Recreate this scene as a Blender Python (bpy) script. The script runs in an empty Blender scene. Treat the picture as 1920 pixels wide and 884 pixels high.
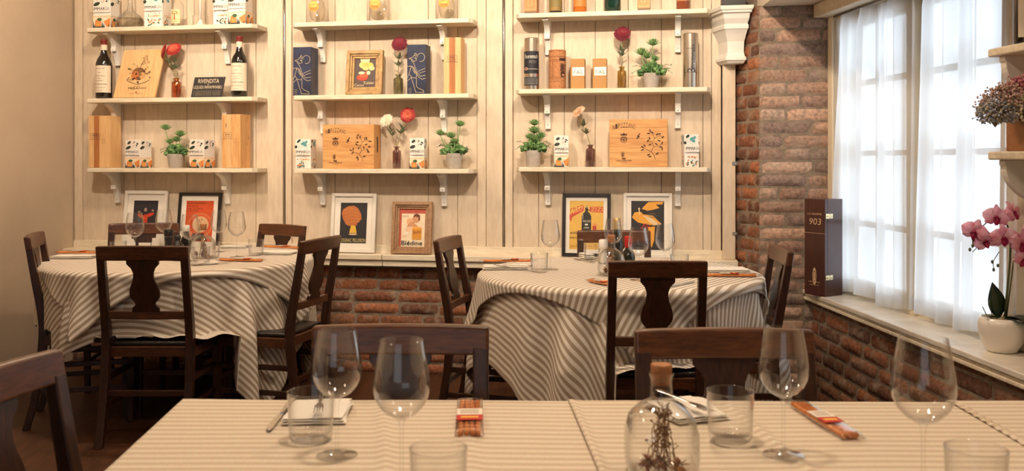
import bpy, bmesh, math, random
from mathutils import Vector, Matrix, noise
random.seed(11)
PI = math.pi
sc = bpy.context.scene
COL = sc.collection

# ---------------------------------------------------------------- camera, world, light, exposure
F = 1700.0; CX = 960.0; HY = 300.0; EYE = 1.27
cam_d = bpy.data.cameras.new('camera'); cam = bpy.data.objects.new('camera', cam_d); COL.objects.link(cam)
cam.location = (0, 0, EYE); cam.rotation_euler = (PI / 2, 0, 0)
cam_d.sensor_width = 36.0; cam_d.lens = 36.0 * F / 1920.0; cam_d.shift_y = -(442.0 - HY) / 1920.0
cam_d.clip_start = 0.05
cam_d.dof.use_dof = True; cam_d.dof.focus_distance = 4.5; cam_d.dof.aperture_fstop = 6.5
sc.camera = cam
sc.view_settings.view_transform = 'Standard'; sc.view_settings.look = 'None'
sc.view_settings.gamma = 1.0; sc.view_settings.exposure = 0.0; sc.view_settings.use_curve_mapping = False
sc.cycles.transparent_max_bounces = 32; sc.cycles.max_bounces = 10; sc.cycles.diffuse_bounces = 5
sc.cycles.sample_clamp_indirect = 6.0
sc.cycles.caustics_reflective = False; sc.cycles.caustics_refractive = False

W = bpy.data.worlds.new('sky'); sc.world = W; W.use_nodes = True
bg = W.node_tree.nodes['Background']; bg.inputs[0].default_value = (0.80, 0.90, 1.0, 1); bg.inputs[1].default_value = 3.8

def area(name, loc, rot, size, power, col, size_y=None, portal=False, spread=None):
    d = bpy.data.lights.new(name, 'AREA'); o = bpy.data.objects.new(name, d); COL.objects.link(o)
    o.location = loc; o.rotation_euler = rot; d.energy = power; d.color = col; d.size = size
    if size_y: d.shape = 'RECTANGLE'; d.size_y = size_y
    else: d.shape = 'DISK'
    if portal: d.cycles.is_portal = True
    if spread: d.spread = spread
    return o
WARM = (1.0, 0.81, 0.63)
WARM2 = (1.0, 0.77, 0.56)
def aim(o, target):
    o.rotation_euler = (Vector(target) - Vector(o.location)).to_track_quat('-Z', 'Y').to_euler()
CEIL = 3.0
for (x, y, p, t) in ((-0.75, 3.0, 13.5, (-0.40, 5.3, 2.15)), (0.45, 2.8, 12.5, (0.70, 5.1, 2.15)),
                     (-2.0, 3.3, 11, (-2.0, 5.6, 2.0))):
    o = area('ceiling_spot', (x, y, CEIL - 0.06), (0, 0, 0), 0.10, p, WARM, spread=math.radians(85)); aim(o, t)
for (x, y, p) in ((-1.75, 4.2, 32), (0.45, 3.6, 27), (0.0, 1.6, 27), (-1.6, 1.2, 9), (1.2, 1.2, 8)):
    area('ceiling_lamp', (x, y, CEIL - 0.05), (0, 0, 0), 0.22, p, WARM2)
# cool fill light added behind the camera, as if from unseen windows
area('rear_cool_fill', (-1.0, -3.05, 1.55), (PI / 2, 0, 0), 2.6, 12, (0.80, 0.90, 1.0), size_y=1.5)
# daylight enters by the window: a portal guides the sky's light through the opening
area('window_portal', (2.143 - 0.088 * 4.07 + 0.05, 4.07, 1.3), (0, PI / 2, math.radians(5.0)), 1.45, 1.0, (1, 1, 1), size_y=1.5, portal=True)

# ---------------------------------------------------------------- materials
MATS = {}
def nt(m):
    return m.node_tree.nodes, m.node_tree.links
def lin(c):
    return tuple(((x / 12.92) if x <= 0.04045 else ((x + 0.055) / 1.055) ** 2.4) for x in c)
def hexc(r, g, b):
    return lin((r / 255.0, g / 255.0, b / 255.0))
def M(name, col=(0.8, 0.8, 0.8), rough=0.5, metal=0.0, var=0.0, vscale=(8, 8, 8), bump=0.0, bscale=60.0, coat=0.0, spec=0.5,
      col2=None, detail=4.0, trans=0.0, sheen=0.0, emit=None, bumpstretch=None, sss=0.0):
    if name in MATS: return MATS[name]
    m = bpy.data.materials.new(name); m.use_nodes = True; N, L = nt(m); b = N['Principled BSDF']
    c4 = tuple(col) + (1,)
    b.inputs['Base Color'].default_value = c4
    b.inputs['Roughness'].default_value = rough; b.inputs['Metallic'].default_value = metal
    b.inputs['Specular IOR Level'].default_value = spec
    if coat: b.inputs['Coat Weight'].default_value = coat; b.inputs['Coat Roughness'].default_value = 0.15
    if trans: b.inputs['Transmission Weight'].default_value = trans
    if sheen: b.inputs['Sheen Weight'].default_value = sheen
    tc = N.new('ShaderNodeTexCoord')
    if var or col2:
        mp = N.new('ShaderNodeMapping'); mp.inputs['Scale'].default_value = vscale
        nz = N.new('ShaderNodeTexNoise'); nz.inputs['Scale'].default_value = 1.0; nz.inputs['Detail'].default_value = detail
        nz.inputs['Roughness'].default_value = 0.6
        L.new(tc.outputs['Object'], mp.inputs['Vector']); L.new(mp.outputs['Vector'], nz.inputs['Vector'])
        mr = N.new('ShaderNodeMapRange'); mr.inputs['From Min'].default_value = 0.32; mr.inputs['From Max'].default_value = 0.68
        L.new(nz.outputs['Fac'], mr.inputs['Value'])
        mx = N.new('ShaderNodeMix'); mx.data_type = 'RGBA'
        d = tuple(col2) if col2 else tuple(x * (1 - var) for x in col)
        mx.inputs['A'].default_value = c4; mx.inputs['B'].default_value = d + (1,)
        L.new(mr.outputs['Result'], mx.inputs['Factor']); L.new(mx.outputs['Result'], b.inputs['Base Color'])
    if bump:
        n2 = N.new('ShaderNodeTexNoise'); n2.inputs['Scale'].default_value = bscale; n2.inputs['Detail'].default_value = 5.0
        if bumpstretch:
            m2 = N.new('ShaderNodeMapping'); m2.inputs['Scale'].default_value = bumpstretch
            L.new(tc.outputs['Object'], m2.inputs['Vector']); L.new(m2.outputs['Vector'], n2.inputs['Vector'])
        else: L.new(tc.outputs['Object'], n2.inputs['Vector'])
        bp = N.new('ShaderNodeBump'); bp.inputs['Strength'].default_value = bump; bp.inputs['Distance'].default_value = 0.004
        L.new(n2.outputs['Fac'], bp.inputs['Height']); L.new(bp.outputs['Normal'], b.inputs['Normal'])
    MATS[name] = m
    return m
def flat(col, rough=0.6):
    k = 'ink_%d_%d_%d' % tuple(int(round(x * 255)) for x in col)
    return M(k, hexc(*[x * 255 for x in col]), rough, var=0.10, vscale=(30, 30, 30))
def ink(r, g, b): return flat((r / 255.0, g / 255.0, b / 255.0))

def thin_glass(name, tint=(0.994, 0.995, 0.994), refl=1.0, rough=0.02, edge=2.6, base=0.03, darken=0.0):
    if name in MATS: return MATS[name]
    m = bpy.data.materials.new(name); m.use_nodes = True; N, L = nt(m)
    N.remove(N['Principled BSDF']); out = N['Material Output']
    tr = N.new('ShaderNodeBsdfTransparent'); gl = N.new('ShaderNodeBsdfGlossy'); mx = N.new('ShaderNodeMixShader')
    gl.inputs['Roughness'].default_value = rough; gl.inputs['Color'].default_value = (refl, refl, refl, 1)
    lw = N.new('ShaderNodeLayerWeight'); lw.inputs['Blend'].default_value = 0.5
    pw = N.new('ShaderNodeMath'); pw.operation = 'POWER'; pw.inputs[1].default_value = edge
    ad = N.new('ShaderNodeMath'); ad.operation = 'MULTIPLY_ADD'; ad.inputs[1].default_value = 0.75 - base; ad.inputs[2].default_value = base
    L.new(lw.outputs['Facing'], pw.inputs[0]); L.new(pw.outputs[0], ad.inputs[0]); L.new(ad.outputs[0], mx.inputs['Fac'])
    # glass tint deepens where one looks along the wall of the vessel
    m2 = N.new('ShaderNodeMix'); m2.data_type = 'RGBA'; m2.inputs['A'].default_value = tuple(tint) + (1,)
    m2.inputs['B'].default_value = tuple(x * (0.66 - darken) for x in tint) + (1,)
    L.new(pw.outputs[0], m2.inputs['Factor']); L.new(m2.outputs['Result'], tr.inputs['Color'])
    L.new(tr.outputs[0], mx.inputs[1]); L.new(gl.outputs[0], mx.inputs[2]); L.new(mx.outputs[0], out.inputs['Surface'])
    MATS[name] = m
    return m

def stripe_mat(name, ca, cb, period, duty=0.5):
    m = bpy.data.materials.new(name); m.use_nodes = True; N, L = nt(m); b = N['Principled BSDF']
    at = N.new('ShaderNodeAttribute'); at.attribute_name = 'cuv'
    sx = N.new('ShaderNodeSeparateXYZ'); L.new(at.outputs['Vector'], sx.inputs[0])
    a = N.new('ShaderNodeMath'); a.operation = 'MULTIPLY'; a.inputs[1].default_value = 2 * PI / period; L.new(sx.outputs['X'], a.inputs[0])
    s = N.new('ShaderNodeMath'); s.operation = 'SINE'; L.new(a.outputs[0], s.inputs[0])
    mr = N.new('ShaderNodeMapRange'); off = (duty - 0.5) * 2
    mr.inputs['From Min'].default_value = -0.22 + off; mr.inputs['From Max'].default_value = 0.22 + off
    L.new(s.outputs[0], mr.inputs['Value'])
    mx = N.new('ShaderNodeMix'); mx.data_type = 'RGBA'; mx.inputs['A'].default_value = tuple(ca) + (1,); mx.inputs['B'].default_value = tuple(cb) + (1,)
    L.new(mr.outputs['Result'], mx.inputs['Factor'])
    nz = N.new('ShaderNodeTexNoise'); nz.inputs['Scale'].default_value = 260; L.new(at.outputs['Vector'], nz.inputs['Vector'])
    m3 = N.new('ShaderNodeMix'); m3.data_type = 'RGBA'; m3.blend_type = 'MULTIPLY'; m3.inputs['Factor'].default_value = 0.35
    L.new(mx.outputs['Result'], m3.inputs['A']); L.new(nz.outputs['Color'], m3.inputs['B'])
    hs = N.new('ShaderNodeHueSaturation'); hs.inputs['Saturation'].default_value = 0.95; hs.inputs['Value'].default_value = 1.15
    L.new(m3.outputs['Result'], hs.inputs['Color']); L.new(hs.outputs['Color'], b.inputs['Base Color'])
    bp = N.new('ShaderNodeBump'); bp.inputs['Strength'].default_value = 0.25; bp.inputs['Distance'].default_value = 0.001
    L.new(nz.outputs['Fac'], bp.inputs['Height']); L.new(bp.outputs['Normal'], b.inputs['Normal'])
    b.inputs['Roughness'].default_value = 0.85; b.inputs['Specular IOR Level'].default_value = 0.2; b.inputs['Sheen Weight'].default_value = 0.15
    MATS[name] = m
    return m

def attr_mat(name, rough, bump, bscale, distance=0.006):
    m = bpy.data.materials.new(name); m.use_nodes = True; N, L = nt(m); b = N['Principled BSDF']
    at = N.new('ShaderNodeAttribute'); at.attribute_name = 'bcol'
    tc = N.new('ShaderNodeTexCoord'); nz = N.new('ShaderNodeTexNoise'); nz.inputs['Scale'].default_value = bscale; nz.inputs['Detail'].default_value = 6
    L.new(tc.outputs['Object'], nz.inputs['Vector'])
    mr = N.new('ShaderNodeMapRange'); mr.inputs['From Min'].default_value = 0.3; mr.inputs['From Max'].default_value = 0.7
    mr.inputs['To Min'].default_value = 0.55; mr.inputs['To Max'].default_value = 1.25
    L.new(nz.outputs['Fac'], mr.inputs['Value'])
    vm = N.new('ShaderNodeVectorMath'); vm.operation = 'SCALE'; L.new(at.outputs['Color'], vm.inputs[0]); L.new(mr.outputs['Result'], vm.inputs['Scale'])
    # pale lime bloom left on the faces
    n3 = N.new('ShaderNodeTexNoise'); n3.inputs['Scale'].default_value = 14; n3.inputs['Detail'].default_value = 6; L.new(tc.outputs['Object'], n3.inputs['Vector'])
    m4 = N.new('ShaderNodeMapRange'); m4.inputs['From Min'].default_value = 0.50; m4.inputs['From Max'].default_value = 0.72; m4.inputs['To Max'].default_value = 0.6
    L.new(n3.outputs['Fac'], m4.inputs['Value'])
    mx = N.new('ShaderNodeMix'); mx.data_type = 'RGBA'; mx.inputs['B'].default_value = (0.36, 0.29, 0.22, 1)
    L.new(m4.outputs['Result'], mx.inputs['Factor']); L.new(vm.outputs['Vector'], mx.inputs['A']); L.new(mx.outputs['Result'], b.inputs['Base Color'])
    bp = N.new('ShaderNodeBump'); bp.inputs['Strength'].default_value = bump; bp.inputs['Distance'].default_value = distance
    L.new(nz.outputs['Fac'], bp.inputs['Height']); L.new(bp.outputs['Normal'], b.inputs['Normal'])
    b.inputs['Roughness'].default_value = rough
    MATS[name] = m
    return m

def wood(name, ca, cb, rough=0.5, scale=(14, 14, 1.6), coat=0.0, bump=0.15, knots=False):
    if name in MATS: return MATS[name]
    m = bpy.data.materials.new(name); m.use_nodes = True; N, L = nt(m); b = N['Principled BSDF']
    tc = N.new('ShaderNodeTexCoord'); mp = N.new('ShaderNodeMapping'); mp.inputs['Scale'].default_value = scale
    L.new(tc.outputs['Object'], mp.inputs['Vector'])
    nz = N.new('ShaderNodeTexNoise'); nz.inputs['Scale'].default_value = 2.2; nz.inputs['Detail'].default_value = 5; nz.inputs['Distortion'].default_value = 1.2
    L.new(mp.outputs['Vector'], nz.inputs['Vector'])
    n2 = N.new('ShaderNodeTexNoise'); n2.inputs['Scale'].default_value = 9; n2.inputs['Detail'].default_value = 4
    L.new(mp.outputs['Vector'], n2.inputs['Vector'])
    ad = N.new('ShaderNodeMath'); ad.operation = 'ADD'; L.new(nz.outputs['Fac'], ad.inputs[0]); L.new(n2.outputs['Fac'], ad.inputs[1])
    mr = N.new('ShaderNodeMapRange'); mr.inputs['From Min'].default_value = 0.7; mr.inputs['From Max'].default_value = 1.3
    L.new(ad.outputs[0], mr.inputs['Value'])
    mx = N.new('ShaderNodeMix'); mx.data_type = 'RGBA'; mx.inputs['A'].default_value = tuple(ca) + (1,); mx.inputs['B'].default_value = tuple(cb) + (1,)
    L.new(mr.outputs['Result'], mx.inputs['Factor'])
    last = mx.outputs['Result']
    if knots:
        vo = N.new('ShaderNodeTexVoronoi'); vo.inputs['Scale'].default_value = 1.0
        m5 = N.new('ShaderNodeMapping'); m5.inputs['Scale'].default_value = (11, 11, 6); L.new(tc.outputs['Object'], m5.inputs['Vector']); L.new(m5.outputs['Vector'], vo.inputs['Vector'])
        m6 = N.new('ShaderNodeMapRange'); m6.inputs['From Min'].default_value = 0.06; m6.inputs['From Max'].default_value = 0.13; m6.inputs['To Min'].default_value = 1; m6.inputs['To Max'].default_value = 0
        L.new(vo.outputs['Distance'], m6.inputs['Value'])
        m7 = N.new('ShaderNodeMix'); m7.data_type = 'RGBA'; m7.inputs['B'].default_value = tuple(x * 0.28 for x in cb) + (1,)
        L.new(m6.outputs['Result'], m7.inputs['Factor']); L.new(last, m7.inputs['A']); last = m7.outputs['Result']
    L.new(last, b.inputs['Base Color'])
    bp = N.new('ShaderNodeBump'); bp.inputs['Strength'].default_value = bump; bp.inputs['Distance'].default_value = 0.002
    L.new(ad.outputs[0], bp.inputs['Height']); L.new(bp.outputs['Normal'], b.inputs['Normal'])
    b.inputs['Roughness'].default_value = rough
    if coat: b.inputs['Coat Weight'].default_value = coat; b.inputs['Coat Roughness'].default_value = 0.18
    MATS[name] = m
    return m

PAINT = wood('cream_limewashed_boards', hexc(220, 204, 180), hexc(203, 185, 160), 0.62, (6, 6, 1.5), bump=0.12)
PAINT2 = wood('cream_painted_timber', hexc(232, 222, 200), hexc(208, 194, 168), 0.55, (1.5, 9, 9), bump=0.15)
WHITE = M('white_paint', hexc(232, 228, 218), 0.5, var=0.08, vscale=(9, 9, 9), bump=0.08, bscale=40)
PLASTER = M('tan_plaster', hexc(200, 182, 158), 0.85, var=0.12, vscale=(2.2, 2.2, 2.2), bump=0.35, bscale=150)
CEILM = M('ceiling_paint', hexc(214, 202, 182), 0.8, var=0.05, bump=0.1)
DARKGAP = M('board_gap_shadow', hexc(70, 55, 40), 0.9)
BRICK = attr_mat('old_brick', 0.85, 0.9, 55)
MORTAR = M('sandy_mortar', hexc(150, 134, 116), 0.95, var=0.45, vscale=(26, 26, 26), bump=1.0, bscale=110)
CHAIRW = wood('dark_walnut_stain', hexc(66, 36, 20), hexc(34, 17, 9), 0.36, (18, 18, 3), coat=0.12, bump=0.1)
CHAIRH = wood('dark_walnut_stain_rail', hexc(98, 57, 30), hexc(52, 28, 15), 0.34, (3, 18, 18), coat=0.15, bump=0.1)
LEATHER = M('dark_embossed_leather', hexc(38, 29, 22), 0.42, var=0.4, vscale=(40, 40, 40), bump=0.8, bscale=45)
PINE = wood('pale_pine', hexc(226, 188, 136), hexc(206, 162, 108), 0.55, (16, 16, 1.2), knots=False)
PINEK = wood('knotty_pine', hexc(228, 184, 126), hexc(196, 142, 86), 0.55, (14, 14, 1.2), knots=True)
PINEH = wood('pine_lying_grain', hexc(218, 168, 108), hexc(190, 134, 78), 0.55, (1.4, 16, 14), knots=True)
PINEX = wood('dark_pine_strip', hexc(180, 118, 66), hexc(152, 94, 50), 0.55, (16, 16, 1.2))
GLASS = thin_glass('clear_glass')
GLASSB = thin_glass('bottle_glass', tint=(0.992, 0.995, 0.993), base=0.03, edge=2.4, darken=0.06)
STEEL = M('cutlery_steel', (0.62, 0.60, 0.57), 0.22, 1.0)
SATIN = M('satin_steel_tube', (0.70, 0.62, 0.52), 0.25, 1.0)
CORK = M('cork', hexc(186, 128, 84), 0.85, var=0.35, vscale=(90, 90, 90), bump=0.5, bscale=120)
NAPKIN = M('white_napkin', hexc(238, 232, 220), 0.85, bump=0.2, bscale=300, sheen=0.1)
POTG = M('grey_textured_pot', hexc(186, 178, 168), 0.8, var=0.2, vscale=(60, 60, 60), bump=0.6, bscale=70)
SOIL = M('dark_soil', hexc(40, 28, 18), 0.95, bump=0.6, bscale=120)
LEAF1 = M('succulent_green', hexc(82, 132, 72), 0.5, col2=hexc(138, 170, 104), vscale=(40, 40, 40))
LEAF2 = M('deep_leaf_green', hexc(54, 94, 50), 0.5, col2=hexc(96, 134, 76), vscale=(35, 35, 35))
LEAFG = M('grey_green_leaf', hexc(74, 82, 58), 0.6, col2=hexc(104, 108, 78), vscale=(35, 35, 35))
STEMG = M('pale_stem', hexc(150, 142, 96), 0.6)
BLACKP = M('satin_black', hexc(24, 21, 19), 0.35)
BLACKF = M('black_frame', hexc(30, 24, 22), 0.4, bump=0.1, bscale=60)
GOLDF = M('worn_gilt_wood', hexc(186, 152, 98), 0.5, metal=0.15, col2=hexc(140, 108, 66), vscale=(30, 30, 30), bump=0.5, bscale=60)
WOODF = wood('bare_wood_frame', hexc(176, 140, 104), hexc(140, 104, 72), 0.65, (12, 12, 12))
BRASS = M('brass_clasp', (0.85, 0.72, 0.45), 0.25, 1.0)
FLOORM = wood('worn_floor_boards', hexc(92, 56, 32), hexc(56, 32, 18), 0.5, (10, 1.2, 10), bump=0.2)

# ---------------------------------------------------------------- mesh builder
class MB:
    def __init__(s):
        s.v = []; s.f = []; s.mi = []; s.sm = []; s.mats = []; s.T = Matrix.Identity(4); s.attr = None; s.cuv = None
    def mat(s, m):
        if m not in s.mats: s.mats.append(m)
        return s.mats.index(m)
    def add(s, vs, fs, m, smooth=False):
        b = len(s.v); k = s.mat(m)
        for p in vs: s.v.append(tuple(s.T @ Vector(p)))
        for f in fs: s.f.append([b + i for i in f]); s.mi.append(k); s.sm.append(smooth)
        return b
    def box(s, c, d, m, rz=0.0, rx=0.0, ry=0.0):
        R = Matrix.Translation(c) @ Matrix.Rotation(rz, 4, 'Z') @ Matrix.Rotation(ry, 4, 'Y') @ Matrix.Rotation(rx, 4, 'X')
        x, y, z = d[0] / 2, d[1] / 2, d[2] / 2
        vs = [R @ Vector(p) for p in ((-x, -y, -z), (x, -y, -z), (x, y, -z), (-x, y, -z), (-x, -y, z), (x, -y, z), (x, y, z), (-x, y, z))]
        s.add(vs, [(0, 3, 2, 1), (4, 5, 6, 7), (0, 1, 5, 4), (1, 2, 6, 5), (2, 3, 7, 6), (3, 0, 4, 7)], m)
        return s
    def lathe(s, prof, m, n=28, c=(0, 0, 0), smooth=True, capb=True, capt=True, sq=None):
        vs = []; fs = []
        for (r, z) in prof:
            for i in range(n):
                a = 2 * PI * i / n
                if sq:
                    ca, sa = math.cos(a), math.sin(a); k = (abs(ca) ** sq + abs(sa) ** sq) ** (-1.0 / sq)
                    vs.append((c[0] + r * k * ca, c[1] + r * k * sa, c[2] + z))
                else: vs.append((c[0] + r * math.cos(a), c[1] + r * math.sin(a), c[2] + z))
        for j in range(len(prof) - 1):
            for i in range(n):
                k = (i + 1) % n; fs.append((j * n + i, j * n + k, (j + 1) * n + k, (j + 1) * n + i))
        s.add(vs, fs, m, smooth)
        if capb and prof[0][0] > 1e-5: s.add(vs[:n], [tuple(reversed(range(n)))], m)
        if capt and prof[-1][0] > 1e-5: s.add(vs[-n:], [tuple(range(n))], m)
        return s
    def prism(s, poly, y0, y1, m, plane='xz'):
        n = len(poly)
        def q(p, t):
            if plane == 'xz': return (p[0], t, p[1])
            if plane == 'xy': return (p[0], p[1], t)
            return (t, p[0], p[1])
        vs = [q(p, y0) for p in poly] + [q(p, y1) for p in poly]
        fs = [tuple(range(n)), tuple(reversed(range(n, 2 * n)))] + [(i, i + n, (i + 1) % n + n, (i + 1) % n) for i in range(n)]
        s.add(vs, fs, m)
        return s
    def tube(s, path, r, m, n=8, smooth=True, sect=None):
        P_ = [Vector(p) for p in path]; R_ = r if isinstance(r, (list, tuple)) else [r] * len(P_)
        vs = []; fs = []; up = None
        for i, p in enumerate(P_):
            t = (P_[min(i + 1, len(P_) - 1)] - P_[max(i - 1, 0)]).normalized()
            if up is None:
                up = Vector((0, 0, 1)) if abs(t.z) < 0.9 else Vector((0, 1, 0))
            a = t.cross(up).normalized(); bb = a.cross(t).normalized(); up = bb
            for k in range(n):
                w = 2 * PI * k / n; vs.append(p + (a * math.cos(w) + bb * math.sin(w)) * R_[i])
        for j in range(len(P_) - 1):
            for k in range(n):
                k2 = (k + 1) % n; fs.append((j * n + k, j * n + k2, (j + 1) * n + k2, (j + 1) * n + k))
        fs.append(tuple(reversed(range(n)))); fs.append(tuple(range((len(P_) - 1) * n, len(P_) * n)))
        s.add(vs, fs, m, smooth)
        return s
    def bar(s, path, wx, wy, m):
        # rectangular bar swept along a path of (x, y, z); wx across x, wy across y
        vs = []; fs = []
        for i, p in enumerate(path):
            a = wx[i] if isinstance(wx, (list, tuple)) else wx; b = wy[i] if isinstance(wy, (list, tuple)) else wy
            for (sx, sy) in ((-1, -1), (1, -1), (1, 1), (-1, 1)): vs.append((p[0] + sx * a / 2, p[1] + sy * b / 2, p[2]))
        for j in range(len(path) - 1):
            for k in range(4):
                k2 = (k + 1) % 4; fs.append((j * 4 + k, j * 4 + k2, j * 4 + 4 + k2, j * 4 + 4 + k))
        fs.append((3, 2, 1, 0)); e = (len(path) - 1) * 4; fs.append((e, e + 1, e + 2, e + 3))
        s.add(vs, fs, m, False)
        return s
    def ball(s, c, r, m, nu=12, nv=8, smooth=True):
        rx, ry, rz = r if isinstance(r, (list, tuple)) else (r, r, r)
        vs = [(c[0], c[1], c[2] - rz)]; fs = []
        for j in range(1, nv):
            t = -PI / 2 + PI * j / nv
            for i in range(nu):
                a = 2 * PI * i / nu; vs.append((c[0] + rx * math.cos(t) * math.cos(a), c[1] + ry * math.cos(t) * math.sin(a), c[2] + rz * math.sin(t)))
        vs.append((c[0], c[1], c[2] + rz)); e = len(vs) - 1
        for i in range(nu):
            k = (i + 1) % nu; fs.append((0, 1 + k, 1 + i)); fs.append((e, e - nu + i, e - nu + k))
        for j in range(nv - 2):
            for i in range(nu):
                k = (i + 1) % nu; b = 1 + j * nu; fs.append((b + i, b + k, b + nu + k, b + nu + i))
        s.add(vs, fs, m, smooth)
        return s
    def leaf(s, base, d, length, width, m, bend=0.3, thick=0.15, up=(0, 0, 1), n=5, shape=0.55):
        base = Vector(base); d = Vector(d).normalized(); up = Vector(up)
        side = d.cross(up)
        if side.length < 1e-3: side = d.cross(Vector((0, 1, 0)))
        side.normalize(); nrm = side.cross(d).normalized()
        vs = []; fs = []
        for i in range(n + 1):
            t = i / n; w = width * 0.5 * (math.sin(PI * min(1, t ** shape)) if 0 < t < 1 else (0.12 if t == 0 else 0.02)) + width * 0.02
            p = base + d * (length * t) + nrm * (-bend * length * t * t)
            th = width * thick * (1 - t) * 0.5 + 0.0004
            vs += [p - side * w + nrm * w * 0.25, p + nrm * th, p + side * w + nrm * w * 0.25, p - nrm * th]
        for j in range(n):
            for k in range(4):
                k2 = (k + 1) % 4; fs.append((j * 4 + k, j * 4 + k2, j * 4 + 4 + k2, j * 4 + 4 + k))
        s.add(vs, fs, m, True)
        return s
    def grid(s, fn, nu, nv, m, smooth=True):
        vs = []; fs = []
        for j in range(nv + 1):
            for i in range(nu + 1): vs.append(fn(i / nu, j / nv))
        for j in range(nv):
            for i in range(nu):
                a = j * (nu + 1) + i; fs.append((a, a + 1, a + nu + 2, a + nu + 1))
        s.add(vs, fs, m, smooth)
        return s
    def build(s, name, parent=None, bevel=0.0, seg=2, solid=0.0, recalc=True, subsurf=0):
        me = bpy.data.meshes.new(name); me.from_pydata(s.v, [], s.f)
        for m in s.mats: me.materials.append(m)
        me.polygons.foreach_set('material_index', s.mi); me.polygons.foreach_set('use_smooth', s.sm)
        if s.attr:
            a = me.attributes.new('bcol', 'FLOAT_COLOR', 'POINT'); a.data.foreach_set('color', [x for c in s.attr for x in (c[0], c[1], c[2], 1.0)])
        if s.cuv:
            a = me.attributes.new('cuv', 'FLOAT_VECTOR', 'POINT'); a.data.foreach_set('vector', [x for c in s.cuv for x in c])
        me.update()
        if recalc:
            bm = bmesh.new(); bm.from_mesh(me); bmesh.ops.recalc_face_normals(bm, faces=bm.faces); bm.to_mesh(me); bm.free()
        o = bpy.data.objects.new(name, me); COL.objects.link(o)
        if parent: o.parent = parent
        if solid:
            md = o.modifiers.new('solid', 'SOLIDIFY'); md.thickness = solid
        if subsurf:
            md = o.modifiers.new('sub', 'SUBSURF'); md.levels = subsurf; md.render_levels = subsurf
        if bevel:
            md = o.modifiers.new('bevel', 'BEVEL'); md.width = bevel; md.segments = seg; md.limit_method = 'ANGLE'; md.angle_limit = math.radians(40)
            md.harden_normals = False
        return o

def tag(o, label, cat, group=None, kind=None):
    if label: o['label'] = label
    if cat: o['category'] = cat
    if group: o['group'] = group
    if kind: o['kind'] = kind
    return o
def thing(name, label, cat, loc, rz=0.0, group=None, rx=0.0, scale=1.0):
    o = bpy.data.objects.new(name, None); COL.objects.link(o); o.empty_display_size = 0.05
    o.location = loc; o.rotation_euler = (rx, 0, rz); o.scale = (scale,) * 3
    return tag(o, label, cat, group)
def struct(o): o['kind'] = 'structure'; return o
def dup(root, loc, rz, label, group=None, rx=0.0, scale=None):
    def cp(o, par):
        c = o.copy(); COL.objects.link(c); c.parent = par
        for ch in [x for x in bpy.data.objects if x.parent == o]: cp(ch, c)
        return c
    r = cp(root, None); r.location = loc; r.rotation_euler = (rx, 0, rz); r['label'] = label
    if group: r['group'] = group
    if scale: r.scale = scale if isinstance(scale, tuple) else (scale,) * 3
    return r

# ---------------------------------------------------------------- flat printing: shapes and lettering laid on a surface
_txt = {}
def text_geo(s):
    if s in _txt: return _txt[s]
    cu = bpy.data.curves.new('lettering', 'FONT'); cu.body = s; cu.size = 1.0; cu.resolution_u = 3
    ob = bpy.data.objects.new('lettering', cu); COL.objects.link(ob)
    dg = bpy.context.evaluated_depsgraph_get(); me = bpy.data.meshes.new_from_object(ob.evaluated_get(dg))
    vs = [(v.co.x, v.co.y) for v in me.vertices]; fs = [tuple(p.vertices) for p in me.polygons]
    bpy.data.objects.remove(ob); bpy.data.curves.remove(cu); bpy.data.meshes.remove(me)
    x0 = min(v[0] for v in vs); x1 = max(v[0] for v in vs); y0 = min(v[1] for v in vs); y1 = max(v[1] for v in vs)
    vs = [((v[0] - x0) / (x1 - x0), (v[1] - y0) / max(1e-6, y1 - y0)) for v in vs]
    _txt[s] = (vs, fs)
    return _txt[s]
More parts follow.
